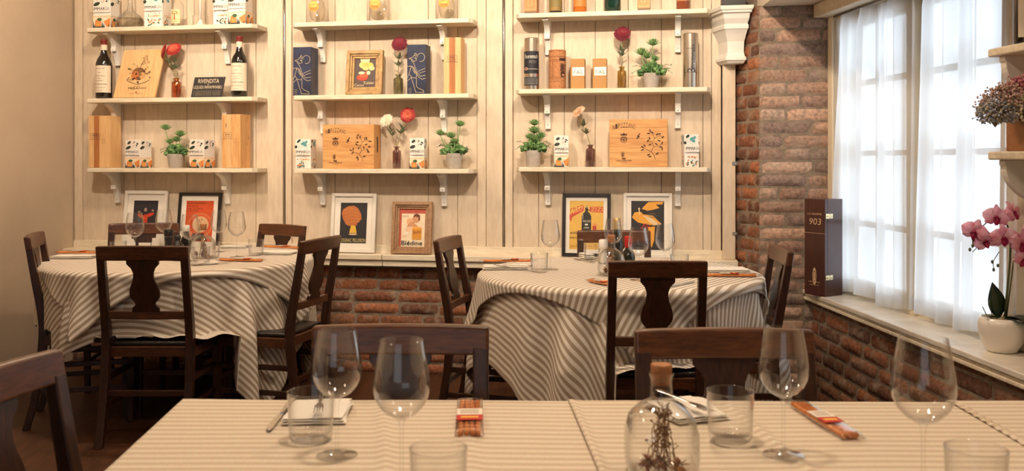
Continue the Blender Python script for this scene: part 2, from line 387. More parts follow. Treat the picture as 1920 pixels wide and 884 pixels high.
class Art:
    """prints in the local xz plane facing -y; coordinates in a unit rectangle of size (w, h) whose lower left is (x0, z0)"""
    def __init__(s, x0, z0, w, h, y=0.0, step=0.0005, bend=None):
        s.mb = MB(); s.x0, s.z0, s.w, s.h, s.y, s.step, s.bend = x0, z0, w, h, y, step, bend; s.k = 1
    def pt(s, u, v):
        x = s.x0 + u * s.w; z = s.z0 + v * s.h; y = s.y - s.step * s.k
        if s.bend:
            r = s.bend + s.step * s.k; a = x / s.bend; return (r * math.sin(a), -r * math.cos(a), z)
        return (x, y, z)
    def poly(s, pts, m, layer=True):
        if layer: s.k += 1
        s.mb.add([s.pt(*p) for p in pts], [tuple(range(len(pts)))], m); return s
    def rect(s, u0, v0, u1, v1, m):
        if s.bend:
            s.k += 1; n = 10
            for i in range(n):
                a = u0 + (u1 - u0) * i / n; b = u0 + (u1 - u0) * (i + 1) / n
                s.mb.add([s.pt(a, v0), s.pt(b, v0), s.pt(b, v1), s.pt(a, v1)], [(0, 1, 2, 3)], m)
            return s
        return s.poly([(u0, v0), (u1, v0), (u1, v1), (u0, v1)], m)
    def ell(s, cu, cv, ru, rv, m, rot=0.0, n=20):
        ca, sa = math.cos(rot), math.sin(rot); asp = s.h / s.w; P_ = []
        for i in range(n):
            a = 2 * PI * i / n; x = ru * math.cos(a); y = rv * asp * math.sin(a)
            P_.append((cu + x * ca - y * sa, cv + (x * sa + y * ca) / asp))
        return s.poly(P_, m)
    def line(s, pts, wd, m):
        """a stroke; wd in metres"""
        s.k += 1
        for a, b in zip(pts[:-1], pts[1:]):
            ax, az = a[0] * s.w, a[1] * s.h; bx, bz = b[0] * s.w, b[1] * s.h; dx, dz = bx - ax, bz - az; l = math.hypot(dx, dz) or 1e-6
            nx, nz = -dz / l * wd / 2, dx / l * wd / 2; ex, ez = dx / l * wd * 0.3, dz / l * wd * 0.3
            q = [((ax + nx - ex) / s.w, (az + nz - ez) / s.h), ((ax - nx - ex) / s.w, (az - nz - ez) / s.h),
                 ((bx - nx + ex) / s.w, (bz - nz + ez) / s.h), ((bx + nx + ex) / s.w, (bz + nz + ez) / s.h)]
            s.mb.add([s.pt(*p) for p in q], [(0, 1, 2, 3)], m)
        return s
    def text(s, t, u0, v0, u1, v1, m, slant=0.0, rise=0.0, vert=False, arc=0.0):
        s.k += 1; vs, fs = text_geo(t); out = []
        for (a, b) in vs:
            if vert: out.append(s.pt(u0 + (1 - b) * (u1 - u0), v0 + a * (v1 - v0)))
            else: out.append(s.pt(u0 + (a + slant * b) * (u1 - u0), v0 + b * (v1 - v0) + rise * a + arc * (1 - (2 * a - 1) ** 2)))
        s.mb.add(out, fs, m); return s
    def leafs(s, items, m):
        for (u, v, l, wd, rot) in items: s.ell(u, v, l, wd, m, rot, 10)
        return s
    def build(s, name, parent): return s.mb.build(name, parent, recalc=False)

# ---------------------------------------------------------------- the room
TH = math.atan(0.17); CT, ST = math.cos(TH), math.sin(TH); Y0 = 5.3
def WU(px, d=0.0):
    t = (px - CX) / F
    return (t * (Y0 - d * CT) + d * ST) / (CT + t * ST)
def WXY(u, d): return (u * CT - d * ST, Y0 - u * ST - d * CT)
def WZ(px, py, d):
    x, y = WXY(WU(px, d), d); return EYE - (py - HY) / F * y
def wallobj(mb, name, **k):
    o = mb.build(name, **k); o.location = (0, Y0, 0); o.rotation_euler = (0, 0, -TH); return o

uL = WU(140); uR = WU(1378)
xL, yL = WXY(uL, 0); xR, yR = WXY(uR, 0)
RWX = lambda y: 2.143 - 0.088 * y

# floor, ceiling
f = MB(); f.box((-0.6, 1.2, -0.05), (8.0, 10.6, 0.1), FLOORM); struct(f.build('floor'))
f = MB(); f.box((-0.6, 1.2, CEIL + 0.05), (8.0, 10.6, 0.1), CEILM); struct(f.build('ceiling'))

# back wall: vertical boards with gaps, framed in three bays
w = MB(); w.box(((uL + uR) / 2, 0.06, 1.5), (uR - uL + 0.3, 0.08, 3.0), DARKGAP)
seams = [141, 156, 232, 253, 350, 402, 480, 503, 532, 536, 548, 628, 693, 803, 858, 895, 912, 943, 947, 962, 1010, 1058, 1116, 1178, 1240, 1318, 1334, 1352]
us = [WU(p) for p in seams]
rnd = random.Random(3)
for a, b in zip(us[:-1], us[1:]):
    px = seams[us.index(a)]
    raised = 0.0
    if px in (141, 503, 536, 895, 912, 947, 1334): raised = 0.010
    if px in (532, 943): continue
    g = 0.0026
    w.box(((a + b) / 2, 0.012 - raised / 2 + rnd.uniform(-0.0008, 0.0008), 1.86), (b - a - g, 0.024 + raised, 2.30), PAINT)
o = wallobj(w, 'wall_back', bevel=0.0012, seg=1); struct(o)
# pale metal rods in the two grooves between the bays
for px in (534, 945):
    r = MB(); r.tube([(WU(px), -0.006, 0.73), (WU(px), -0.006, 2.98)], 0.0035, STEEL, n=8)
    struct(wallobj(r, 'trim_%d' % (1 if px == 534 else 2)))
# timber post closing the boards on the right, with its little latch
p = MB(); p.box(((WU(1354) + WU(1378)) / 2, -0.02, 1.86), (WU(1378) - WU(1354), 0.06, 2.29), PAINT)
post = struct(wallobj(p, 'trim_3', bevel=0.004))
p = MB(); p.box((WU(1378, .05), -0.052, 1.25), (0.03, 0.006, 0.018), STEEL); p.ball((WU(1380, .05), -0.058, 1.25), 0.006, STEEL)
o = p.build('latch', post)
p = MB(); p.box((WU(1378, .05), -0.052, 0.86), (0.026, 0.006, 0.016), STEEL); p.ball((WU(1380, .05), -0.058, 0.86), 0.005, STEEL); p.build('latch', post)
# bottom rail of the boards
p = MB(); p.box(((uL + WU(1354)) / 2, 0.0, 0.735), (WU(1354) - uL, 0.03, 0.05), PAINT2); struct(wallobj(p, 'trim_4', bevel=0.002))

# ledge, two lengths butted together
for k, (a, b) in enumerate(((uL - 0.02, WU(715, .12)), (WU(715, .12) + 0.003, WU(1384, .12)))):
    p = MB(); p.box(((a + b) / 2, -0.055, 0.698), (b - a, 0.13, 0.032), PAINT2)
    p.box(((a + b) / 2, -0.048, 0.664), (b - a, 0.116, 0.040), PAINT2)
    struct(wallobj(p, 'trim_%d' % (5 + k), bevel=0.004))

# brickwork: every brick is a rough face standing out of the mortar
BR = [hexc(164, 130, 112), hexc(172, 138, 118), hexc(148, 120, 106), hexc(182, 148, 126), hexc(154, 134, 122), hexc(136, 114, 104), hexc(188, 158, 138), hexc(164, 140, 124)]  # pillar front bricks: kept pale and grey, window light put into their colour
def bricks(name, p0, p1, z0, z1, pitch=0.0705, bl=0.262, seed=1, mort=0.010, pal=BR, back=0.10, proud=0.009):
    r = random.Random(seed); a = Vector((p0[0], p0[1], 0)); b = Vector((p1[0], p1[1], 0)); L_ = (b - a).length; u = (b - a).normalized(); n = Vector((u.y, -u.x, 0))
    mb = MB(); cols = []
    def put(u0, u1, za, zb, col):
        nx, nz = 8, 4; jit = r.uniform(-0.003, 0.004); vs = []; dx = r.uniform(0, 99)
        for j in range(nz + 1):
            for i in range(nx + 1):
                s_, t_ = i / nx, j / nz; e = min(min(s_, 1 - s_) * (u1 - u0), min(t_, 1 - t_) * (zb - za))
                q = proud * min(1, e / 0.006) if e > 0 else -0.001
                U_ = u0 + s_ * (u1 - u0); Z_ = za + t_ * (zb - za)
                nn = noise.noise(Vector((U_ * 22 + dx, Z_ * 22, 0)))
                nn2 = noise.noise(Vector((U_ * 9, Z_ * 40 + dx, 5)))
                q += (nn * 0.004 + jit if e > 0 else 0)
                wz = nn2 * 0.0035; vs.append(a + u * (U_ + nn * 0.002) + n * q + Vector((0, 0, Z_ + wz)))
        fs = []
        for j in range(nz):
            for i in range(nx):
                k = j * (nx + 1) + i; fs.append((k, k + 1, k + nx + 2, k + nx + 1))
        mb.add(vs, fs, BRICK, True); cols.extend([col] * len(vs))
    row = 0; z = z0
    while z < z1 - 0.01:
        zt = min(z + pitch - mort, z1); U_ = -bl * (0.5 if row % 2 else 0.0) - r.uniform(0, 0.04)
        while U_ < L_ - 0.005:
            l = bl * (r.uniform(0.86, 1.08) if r.random() > 0.2 else 0.55); e = U_ + l
            c = r.choice(pal); k = r.uniform(0.75, 1.2); c = tuple(x * k for x in c)
            if min(e, L_) - max(U_, 0) > 0.02: put(max(U_, 0.0), min(e - mort, L_), z, zt, c)
            U_ = e
        z += pitch; row += 1
    # mortar bed with thickness behind
    nv = len(mb.v)
    q = [a, b, b - n * back, a - n * back]
    mb.add([p + Vector((0, 0, z0)) for p in q] + [p + Vector((0, 0, z1)) for p in q],
           [(0, 1, 5, 4), (1, 2, 6, 5), (2, 3, 7, 6), (3, 0, 4, 7), (0, 3, 2, 1), (4, 5, 6, 7)], MORTAR)
    cols.extend([(0.4, 0.35, 0.3)] * 8)
    mb.attr = cols
    return struct(mb.build(name, recalc=False))
RED = [hexc(146, 92, 62), hexc(128, 80, 56), hexc(154, 98, 66), hexc(116, 76, 56), hexc(140, 98, 72), hexc(106, 72, 56)]
bricks('wall_front_low', WXY(uL, 0.02), WXY(WU(1384), 0.02), 0.0, 0.645, seed=5, pal=RED, bl=0.27, back=0.05)
PC = (1.329, 4.87); PE = (1.672, 4.80)
bricks('wall_pillar_side', WXY(uR, -0.02), PC, 0.0, 2.10, seed=8, pal=RED, bl=0.16, back=0.03)
bricks('wall_pillar', PC, (1.80, 4.774), 0.0, 2.10, seed=9, bl=0.262, back=0.03)
# inner core of the pillar and the wall over it
c = MB(); c.prism([(1.30, 5.12), (1.36, 4.92), (1.81, 4.81), (1.9, 5.3), (1.3, 5.3)], 0.0, CEIL, MORTAR, plane='xy'); struct(c.build('wall_pillar_core'))

# left wall, rear wall, right wall pieces
def wall_seg(name, p0, p1, z0, z1, m, t=0.12, side=1):
    a = Vector((p0[0], p0[1], 0)); b = Vector((p1[0], p1[1], 0)); u = (b - a).normalized(); n = Vector((u.y, -u.x, 0)) * side
    mb = MB(); mb.prism([(a.x, a.y), (b.x, b.y), ((b + n * t).x, (b + n * t).y), ((a + n * t).x, (a + n * t).y)], z0, z1, m, plane='xy')
    return struct(mb.build(name))
wall_seg('wall_left', (xL - 0.90, -3.2), (xL, yL + 0.05), 0, CEIL, PLASTER, side=-1)
wall_seg('wall_rear', (3.2, -3.2), (-4.4, -3.2), 0, CEIL, PLASTER, side=-1)

WY0, WY1 = 3.33, 4.81      # window opening along y
ZS = 0.58                  # sill height
SX = lambda y: 1.545 + 0.05 * (4.85 - y)
# wall below the sill
bricks('wall_right_low', (SX(4.83) + 0.05, 4.83), (SX(0.2) + 0.05, 0.2), 0.0, ZS - 0.045, seed=12, pal=RED, bl=0.27, back=0.02)
m_ = MB(); m_.prism([(SX(4.83) + 0.065, 4.83), (SX(-3.2) + 0.065, -3.2), (RWX(-3.2) + 0.2, -3.2), (RWX(4.83) + 0.2, 4.83)], 0.0, ZS - 0.05, MORTAR, plane='xy'); struct(m_.build('wall_right_core'))
# wall round the window
wall_seg('wall_right', (RWX(-3.2), -3.2), (RWX(WY0), WY0), ZS - 0.02, CEIL, PLASTER, side=1)
wall_seg('wall_right_top', (RWX(WY0), WY0), (RWX(5.2), 5.2), 2.02, CEIL, PLASTER, side=1)
wall_seg('wall_right_end', (RWX(WY1), WY1), (RWX(5.2), 5.2), ZS - 0.02, 2.02, PLASTER, side=1)

# soffit over the window bay
s_ = MB(); s_.prism([(1.345, 4.99), (1.30, 4.0), (1.24, 2.4), (2.3, 2.4), (2.0, 5.1)], 2.093, 2.24, CEILM, plane='xy'); struct(s_.build('ceiling_soffit'))

# ---------------------------------------------------------------- window
win = bpy.data.objects.new('window_1', None); COL.objects.link(win); win['kind'] = 'structure'
ang = math.atan2(-0.088, 1.0)
def wl(y, off=0.0): return (RWX(y) + off, y)
FR = M('window_frame_cream', hexc(226, 214, 190), 0.5, var=0.08, vscale=(6, 6, 6))
def wseg(mb, y0, y1, z0, z1, o0, o1, m=FR):
    a, b = wl(y0, o0), wl(y1, o0); c_, d_ = wl(y1, o1), wl(y0, o1)
    mb.prism([a, b, c_, d_], z0, z1, m, plane='xy')
mb = MB()
wseg(mb, WY0, WY1, ZS - 0.01, ZS + 0.045, 0.0, 0.07); wseg(mb, WY0, WY1, 1.985, 2.03, 0.0, 0.07)
wseg(mb, WY0, WY0 + 0.05, ZS, 2.0, 0.0, 0.07); wseg(mb, WY1 - 0.05, WY1, ZS, 2.0, 0.0, 0.07)
ym = (WY0 + WY1) / 2 - 0.03
wseg(mb, ym - 0.032, ym + 0.032, ZS, 2.0, -0.015, 0.07)
mb.build('window_frame', win, bevel=0.003)
for k, (a, b) in enumerate(((WY0 + 0.05, ym - 0.032), (ym + 0.032, WY1 - 0.05))):
    mb = MB(); c_ = (a + b) / 2
    wseg(mb, a, a + 0.035, ZS + 0.045, 1.985, 0.02, 0.055); wseg(mb, b - 0.035, b, ZS + 0.045, 1.985, 0.02, 0.055)
    wseg(mb, a, b, ZS + 0.045, ZS + 0.08, 0.02, 0.055); wseg(mb, a, b, 1.95, 1.985, 0.02, 0.055)
    wseg(mb, c_ - 0.013, c_ + 0.013, ZS + 0.05, 1.98, 0.022, 0.052)
    for z in (0.948, 1.303, 1.658): wseg(mb, a, b, z - 0.013, z + 0.013, 0.023, 0.051)
    sash = mb.build('sash', win)
    mb = MB(); wseg(mb, a + 0.01, b - 0.01, ZS + 0.06, 1.97, 0.036, 0.039, thin_glass('window_pane', (0.97, 0.98, 0.98), base=0.03)); mb.build('pane', sash)
# head beam and jamb facing the room
mb = MB(); wseg(mb, WY0 - 0.25, 4.79, 2.02, 2.092, -0.13, 0.0, PAINT2); struct(mb.build('trim_7', bevel=0.006))
mb = MB(); wseg(mb, 4.735, 4.79, ZS + 0.002, 2.02, -0.055, 0.0, FR); wseg(mb, 4.70, 4.735, ZS + 0.002, 2.02, -0.03, 0.0, FR); struct(mb.build('trim_8', bevel=0.004))
mb = MB(); wseg(mb, WY0 - 0.10, WY0 + 0.01, ZS + 0.002, 2.02, -0.03, 0.0, FR); struct(mb.build('trim_9', bevel=0.004))
# sill
SILLM = M('worn_white_sill', hexc(232, 226, 214), 0.24, var=0.20, vscale=(7, 7, 7), bump=0.15, bscale=30, coat=0.2)
mb = MB()
def sill(y0, y1, z0, z1, off, m): mb.prism([(SX(y0) + off, y0), (SX(y1) + off, y1), (RWX(y1) + 0.05, y1), (RWX(y0) + 0.05, y0)], z0, z1, m, plane='xy')
sill(4.835, -0.5, ZS - 0.022, ZS, 0.0, SILLM); sill(4.83, -0.5, ZS - 0.036, ZS - 0.022, 0.012, PAINT2); sill(4.825, -0.5, ZS - 0.052, ZS - 0.036, 0.004, PAINT2)
mb.build('window_sill', win, bevel=0.004)

# sheer curtains
def sheer():
    m = bpy.data.materials.new('sheer_white_voile'); m.use_nodes = True; N, L = nt(m); N.remove(N['Principled BSDF']); out = N['Material Output']
    tr = N.new('ShaderNodeBsdfTransparent'); tl = N.new('ShaderNodeBsdfTranslucent'); df = N.new('ShaderNodeBsdfDiffuse')
    tl.inputs['Color'].default_value = (0.76, 0.78, 0.81, 1); df.inputs['Color'].default_value = (0.88, 0.87, 0.85, 1)
    a = N.new('ShaderNodeMixShader'); a.inputs[0].default_value = 0.32; L.new(tl.outputs[0], a.inputs[1]); L.new(df.outputs[0], a.inputs[2])
    # woven openness: the cloth closes up where it is seen obliquely in the folds
    lw = N.new('ShaderNodeLayerWeight'); lw.inputs['Blend'].default_value = 0.45
    mr = N.new('ShaderNodeMapRange'); mr.inputs['To Min'].default_value = 0.80; mr.inputs['To Max'].default_value = 1.0
    L.new(lw.outputs['Facing'], mr.inputs['Value'])
    b = N.new('ShaderNodeMixShader'); L.new(mr.outputs['Result'], b.inputs[0]); L.new(tr.outputs[0], b.inputs[1]); L.new(a.outputs[0], b.inputs[2])
    L.new(b.outputs[0], out.inputs['Surface']); return m
SHEER = sheer()
def curtain(y0, y1, seed, label, hem):
    r = random.Random(seed); ks = [(r.uniform(5, 8), r.uniform(0, 6), 0.014), (r.uniform(11, 16), r.uniform(0, 6), 0.011), (r.uniform(24, 33), r.uniform(0, 6), 0.0045)]
    def fn(s, t):
        y = y0 + (y1 - y0) * s; z = hem + 0.012 * math.sin(s * 9 + seed) + (2.015 - hem) * t
        wv = sum(a * 1.35 * math.sin(k * s * (1 + 0.06 * math.sin(t * 2 + ph)) * (y1 - y0) * 1.6 * 2 + ph + 0.5 * t) for k, ph, a in ks)
        gather = 1.0 if t < 0.93 else 1 - (t - 0.93) / 0.07 * 0.5
        wv += 0.006 * math.sin(s * 90) * max(0, (t - 0.9) / 0.1)
        return (RWX(y) - 0.042 + wv * gather, y, z)
    mb = MB(); mb.grid(fn, 150, 40, SHEER)
    c = mb.build('sheer_curtain', recalc=False)
    tag(c, label, 'curtain', 'sheer curtains at the window')
    # stitched hem
    def fh(s, t):
        p = fn(s, t * 0.045); return (p[0] - 0.002, p[1], p[2])
    mb = MB(); mb.grid(fh, 150, 3, SHEER); mb.build('hem', c, recalc=False)
    return c
curtain(ym - 0.065, WY1 - 0.075, 2, 'sheer white curtain over the far half of the window behind the tall brown gift box', 0.60)
curtain(WY0 - 0.10, ym - 0.15, 5, 'sheer white curtain over the near half of the window behind the pink orchid', 0.60)
mb = MB(); mb.tube([(RWX(4.70) - 0.06, 4.70, 2.012), (RWX(WY0 - .1) - 0.06, WY0 - 0.10, 2.012)], 0.006, STEEL); o = mb.build('curtain_rod'); tag(o, 'thin metal rod holding the sheer curtains under the window head', 'curtain rod')

# ---------------------------------------------------------------- shelves on the back wall
BAYS = {'left': (157, 478, (1.22, 1.647, 2.082), (218, 425)), 'middle': (545, 885, (1.217, 1.65, 2.08), (604, 832)), 'right': (966, 1333, (1.229, 1.669, 2.098), (1027, 1271))}
SD = 0.17
LV = ('lowest', 'second', 'top')
def bracket_profile():
    # side view: (depth from wall, z below the shelf)
    P_ = [(0.0, 0.0), (0.145, 0.0), (0.145, -0.012)]
    for i in range(9):
        a = i / 8 * PI / 2; P_.append((0.145 - 0.085 * (math.sin(a)) ** 1.3, -0.012 - 0.072 * (1 - math.cos(a))))
    P_ += [(0.066, -0.086), (0.066, -0.108), (0.048, -0.108)]
    for i in range(1, 7):
        t = i / 6; P_.append((0.048 - 0.026 * math.sin(t * PI / 2), -0.108 - 0.075 * t))
    P_ += [(0.022, -0.195), (0.0, -0.195)]
    return P_
BP = bracket_profile()
bproto = None
def shelf(bay, lv):
    px0, px1, zs, bp = BAYS[bay]; z = zs[lv]; u0 = WU(px0, SD); u1 = WU(px1, SD); uc = (u0 + u1) / 2; L_ = u1 - u0
    x, y = WXY(uc, 0.0)
    lab = {'lowest': 'white painted wall shelf with chamfered ends, lowest in the %s bay of the boarded wall',
           'second': 'white painted wall shelf with chamfered ends, second from bottom in the %s bay',
           'top': 'white painted wall shelf with chamfered ends, highest in the %s bay'}[LV[lv]] % bay
    r = thing('wall_shelf', lab, 'shelf', (x, y, z), -TH, 'white shelves on the boarded back wall')
    b = MB(); ch = 0.035
    b.prism([(-L_ / 2 + 0.0, -0.002), (-L_ / 2, -SD + ch), (-L_ / 2 + ch * 0.6, -SD), (L_ / 2 - ch * 0.6, -SD), (L_ / 2, -SD + ch), (L_ / 2, -0.002)], -0.026, 0.0, PAINT2, plane='xy')
    b.build('board', r, bevel=0.003)
    for k, p in enumerate(bp):
        ub = WU(p, 0.03) - uc
        b = MB(); b.T = Matrix.Translation((ub, 0, -0.026)); b.prism([(-q[0] - 0.0005, q[1]) for q in BP], -0.016, 0.016, WHITE, plane='yz')
        br = b.build('bracket', r, bevel=0.0025)
        for (d, zz) in ((0.0665, -0.097), (0.0225, -0.172)):
            b = MB(); b.T = Matrix.Translation((ub, -d, -0.026 + zz)) @ Matrix.Rotation(PI / 2, 4, 'X'); b.lathe([(0.0, 0.0), (0.0035, 0.0), (0.003, 0.0012), (0.0, 0.0015)], STEEL, n=10)
            b.build('screw', br)
    return r
for bay in BAYS:
    for lv in range(3): shelf(bay, lv)

# corbel on the timber post
def corbel():
    x, y = WXY(WU(1376, 0.0), 0.0)
    r = thing('corbel', 'white moulded wooden corbel fixed at the top of the post beside the brick pillar', 'corbel', (x, y, 1.80), -TH)
    # levels: z, half width back-left, front half width, depth
    lv = [(0.0, .052, .115), (0.014, .060, .125), (0.016, .066, .132), (0.034, .066, .132), (0.036, .059, .124), (0.058, .053, .118), (0.075, .053, .118), (0.12, .055, .122), (0.16, .066, .140),
          (0.18, .072, .152), (0.186, .078, .158), (0.206, .078, .158), (0.212, .072, .152), (0.24, .082, .168), (0.268, .085, .176), (0.27, .096, .188), (0.282, .096, .190), (0.284, .102, .196), (0.300, .106, .20), (0.306, .106, .20)]
    vs = []; fs = []
    for (z, hw, d) in lv: vs += [(-hw - d * 0.30, 0, z), (-hw * 0.8, -d, z), (hw * 0.86, -d, z), (hw * 0.95, 0, z)]
    for j in range(len(lv) - 1):
        for k in range(4):
            k2 = (k + 1) % 4; fs.append((j * 4 + k, j * 4 + k2, j * 4 + 4 + k2, j * 4 + 4 + k))
    fs.append((3, 2, 1, 0)); e = 4 * len(lv) - 4; fs.append((e, e + 1, e + 2, e + 3))
    b = MB(); b.add(vs, fs, WHITE); b.build('body', r, bevel=0.002)
corbel()

# ---------------------------------------------------------------- chairs
BACKP = [(-0.265, 0.0), (-0.232, 0.12), (-0.205, 0.28), (-0.192, 0.42), (-0.192, 0.48), (-0.203, 0.56), (-0.222, 0.66), (-0.240, 0.76), (-0.254, 0.845)]
def backy(z):
    for (a, b) in zip(BACKP[:-1], BACKP[1:]):
        if a[1] <= z <= b[1]: return a[0] + (b[0] - a[0]) * (z - a[1]) / (b[1] - a[1])
    return BACKP[-1][0] - (z - 0.845) * 0.15
SPLAT = [(0, .066), (.08, .066), (.11, .060), (.16, .049), (.24, .042), (.30, .041), (.40, .046), (.52, .057), (.62, .062), (.70, .061), (.77, .052), (.81, .043), (.84, .040), (.87, .044), (.91, .054), (1.0, .057)]
def make_chair():
    t = thing('dining_chair', 'x', 'chair', (0, 0, 0), 0, 'dark walnut dining chairs')
    hw = 0.172
    for s in (-1, 1):
        b = MB(); b.bar([(s * (hw + 0.004 - 0.006 * z), y, z) for (y, z) in BACKP], 0.033, [0.032, .034, .036, .040, .040, .036, .034, .031, .029], CHAIRW); b.build('back_post', t, bevel=0.004)
        b = MB(); b.bar([(s * 0.185, 0.19, 0.0), (s * 0.188, 0.19, 0.40)], [0.026, 0.036], [0.026, 0.036], CHAIRW); b.build('leg', t, bevel=0.003)
        for z in (0.17, 0.29):
            b = MB(); b.box((s * 0.181, -0.012, z), (0.016, 0.40, 0.024), CHAIRW, rz=s * -0.03)
            b.build('side_stretcher', t, bevel=0.002)
    # bowed top rail
    def rail(z0, z1, th, bow, m, w=hw + 0.0165, crown=0.0):
        mb = MB(); vs = []; n = 12
        for i in range(n + 1):
            s_ = -1 + 2 * i / n; x = s_ * w; bo = bow * (1 - s_ * s_); cr = crown * (1 - s_ * s_)
            for (dy, z) in ((-th / 2, z0), (th / 2, z0), (th / 2, z1 + cr), (-th / 2, z1 + cr)): vs.append((x, backy((z0 + z1) / 2 if z1 < 0.8 else z) + dy - bo, z))
        fs = []
        for i in range(n):
            for k in range(4):
                k2 = (k + 1) % 4; fs.append((i * 4 + k, i * 4 + k2, i * 4 + 4 + k2, i * 4 + 4 + k))
        fs.append((3, 2, 1, 0)); fs.append((n * 4, n * 4 + 1, n * 4 + 2, n * 4 + 3))
        mb.add(vs, fs, m); return mb
    rail(0.826, 0.890, 0.030, 0.010, CHAIRH, crown=0.003).build('top_rail', t, bevel=0.007, seg=3)
    rail(0.560, 0.596, 0.022, 0.006, CHAIRH, w=hw - 0.008).build('lower_rail', t, bevel=0.003)
    b = MB(); n = len(SPLAT); vs = []; fs = []
    for (q, w_) in SPLAT:
        z = 0.830 - q * 0.238; y = backy(z) - 0.008
        vs += [(-w_, y - 0.007, z), (w_, y - 0.007, z), (w_, y + 0.007, z), (-w_, y + 0.007, z)]
    for j in range(n - 1):
        for k in range(4):
            k2 = (k + 1) % 4; fs.append((j * 4 + k, j * 4 + k2, j * 4 + 4 + k2, j * 4 + 4 + k))
    fs.append((3, 2, 1, 0)); fs.append((n * 4 - 4, n * 4 - 3, n * 4 - 2, n * 4 - 1))
    b.add(vs, fs, CHAIRW); b.build('splat', t, bevel=0.002, seg=1)
    b = MB()
    b.prism([(-0.19, -0.185), (0.19, -0.185), (0.207, 0.208), (-0.207, 0.208)], 0.385, 0.432, CHAIRH, plane='xy'); b.build('seat_frame', t, bevel=0.004)
    b = MB(); b.prism([(-0.165, -0.172), (0.165, -0.172), (0.198, 0.212), (0.185, 0.222), (-0.185, 0.222), (-0.198, 0.212)], 0.4325, 0.452, LEATHER, plane='xy'); b.build('seat', t, bevel=0.008, seg=3)
    for (yy, ww) in ((0.19, 0.35), (-0.21, 0.32)):
        b = MB(); b.box((0, yy, 0.23), (ww, 0.018, 0.026), CHAIRW); b.build('cross_stretcher', t, bevel=0.002)
    return t
CH = make_chair(); CHW = 0.377
# (X, Y of the middle of the top rail, direction the sitter faces in degrees, width scale, height scale, label)
chairs = [
 (-1.625, 3.985, 90, 1.08, 1.0, 'dark dining chair with its back to us at the round table by the left wall'),
 (-2.335, 4.43, 18, 1.00, 1.02, 'dark wooden dining chair between the left round table and the tan plaster wall'),
 (-0.925, 4.40, 164, 1.02, 1.0, 'dark wooden dining chair facing left at the right side of the left round table'),
 (-2.20, 5.42, -80, 1.05, 1.0, 'dark dining chair behind the left round table, below the white framed red figure'),
 (-1.34, 5.30, -122, 0.98, 1.0, 'dark wooden dining chair behind the left round table, nearest the barrel poster'),
 (0.547, 3.40, 90, 0.99, 1.0, 'dark wooden dining chair with its back to us at the right round table'),
 (-0.315, 4.42, -14, 0.98, 1.0, 'dark dining chair at the left of the right round table, below the wood framed poster'),
 (1.165, 3.92, 176, 0.98, 1.0, 'dark dining chair at the right round table beside the brick pillar'),
 (0.545, 4.86, -92, 1.04, 1.0, 'dark wooden dining chair behind the right round table, below the yellow and black posters'),
 (-0.254, 2.075, -90, 1.07, 1.0, 'dark wooden dining chair across the long front table behind the left pair of wine glasses'),
 (0.478, 2.05, -90, 1.07, 0.995, 'dark wooden dining chair across the long front table behind the corked bottle'),
 (-0.945, 1.63, -9, 1.03, 1.0, 'dark dining chair at the left end of the long front table, partly out of view'),
]
for i, (x, y, fc, ws, hs, lab) in enumerate(chairs):
    a = math.radians(fc) - PI / 2; off = -0.262 * 1.0
    # the root lies ahead of the top rail along the facing direction
    rx_, ry_ = x - math.cos(math.radians(fc)) * off, y - math.sin(math.radians(fc)) * off
    if i == 0: c = CH; c.location = (rx_, ry_, 0); c.rotation_euler = (0, 0, a); c.scale = (ws, 1, hs); c['label'] = lab
    else: c = dup(CH, (rx_, ry_, 0), a, lab, scale=(ws, 1, hs))
bpy.context.view_layer.update()

# ---------------------------------------------------------------- tables and their cloths
TZ = 0.75
CLB = stripe_mat('striped_linen', hexc(244, 237, 224), hexc(182, 164, 141), 0.0275)
CLF = stripe_mat('striped_linen_front', hexc(226, 212, 190), hexc(206, 188, 162), 0.028)
def round_table(cx, cy, R, label, rz):
    r = thing('round_table', label, 'table', (cx, cy, 0), rz, 'round dining tables')
    b = MB(); b.lathe([(R - 0.012, TZ - 0.03), (R, TZ - 0.024), (R, TZ - 0.008), (R - 0.01, TZ - 0.003)], CHAIRH, n=64, smooth=False); b.build('table_top', r)
    for k in range(4):
        a = PI / 4 + k * PI / 2; b = MB(); q = R * 0.50
        b.bar([(q * math.cos(a), q * math.sin(a), 0), (q * math.cos(a), q * math.sin(a), TZ - 0.03)], [0.05, 0.075], [0.05, 0.075], CHAIRW); b.build('leg', r, bevel=0.004)
    for k in range(4):
        b = MB(); a = k * PI / 2; b.T = Matrix.Rotation(a, 4, 'Z'); b.box((0, R * 0.355, TZ - 0.085), (R * 0.60, 0.022, 0.10), CHAIRW)
        b.build('apron_board', r)
    return r
LT = (-1.745, 4.78, 0.655); RT = (0.493, 4.19, 0.625)
round_table(*LT, 'dark round table almost hidden by striped cloths near the left wall', 0.3)
round_table(*RT, 'dark round table almost hidden by striped cloths beside the brick pillar', 0.1)

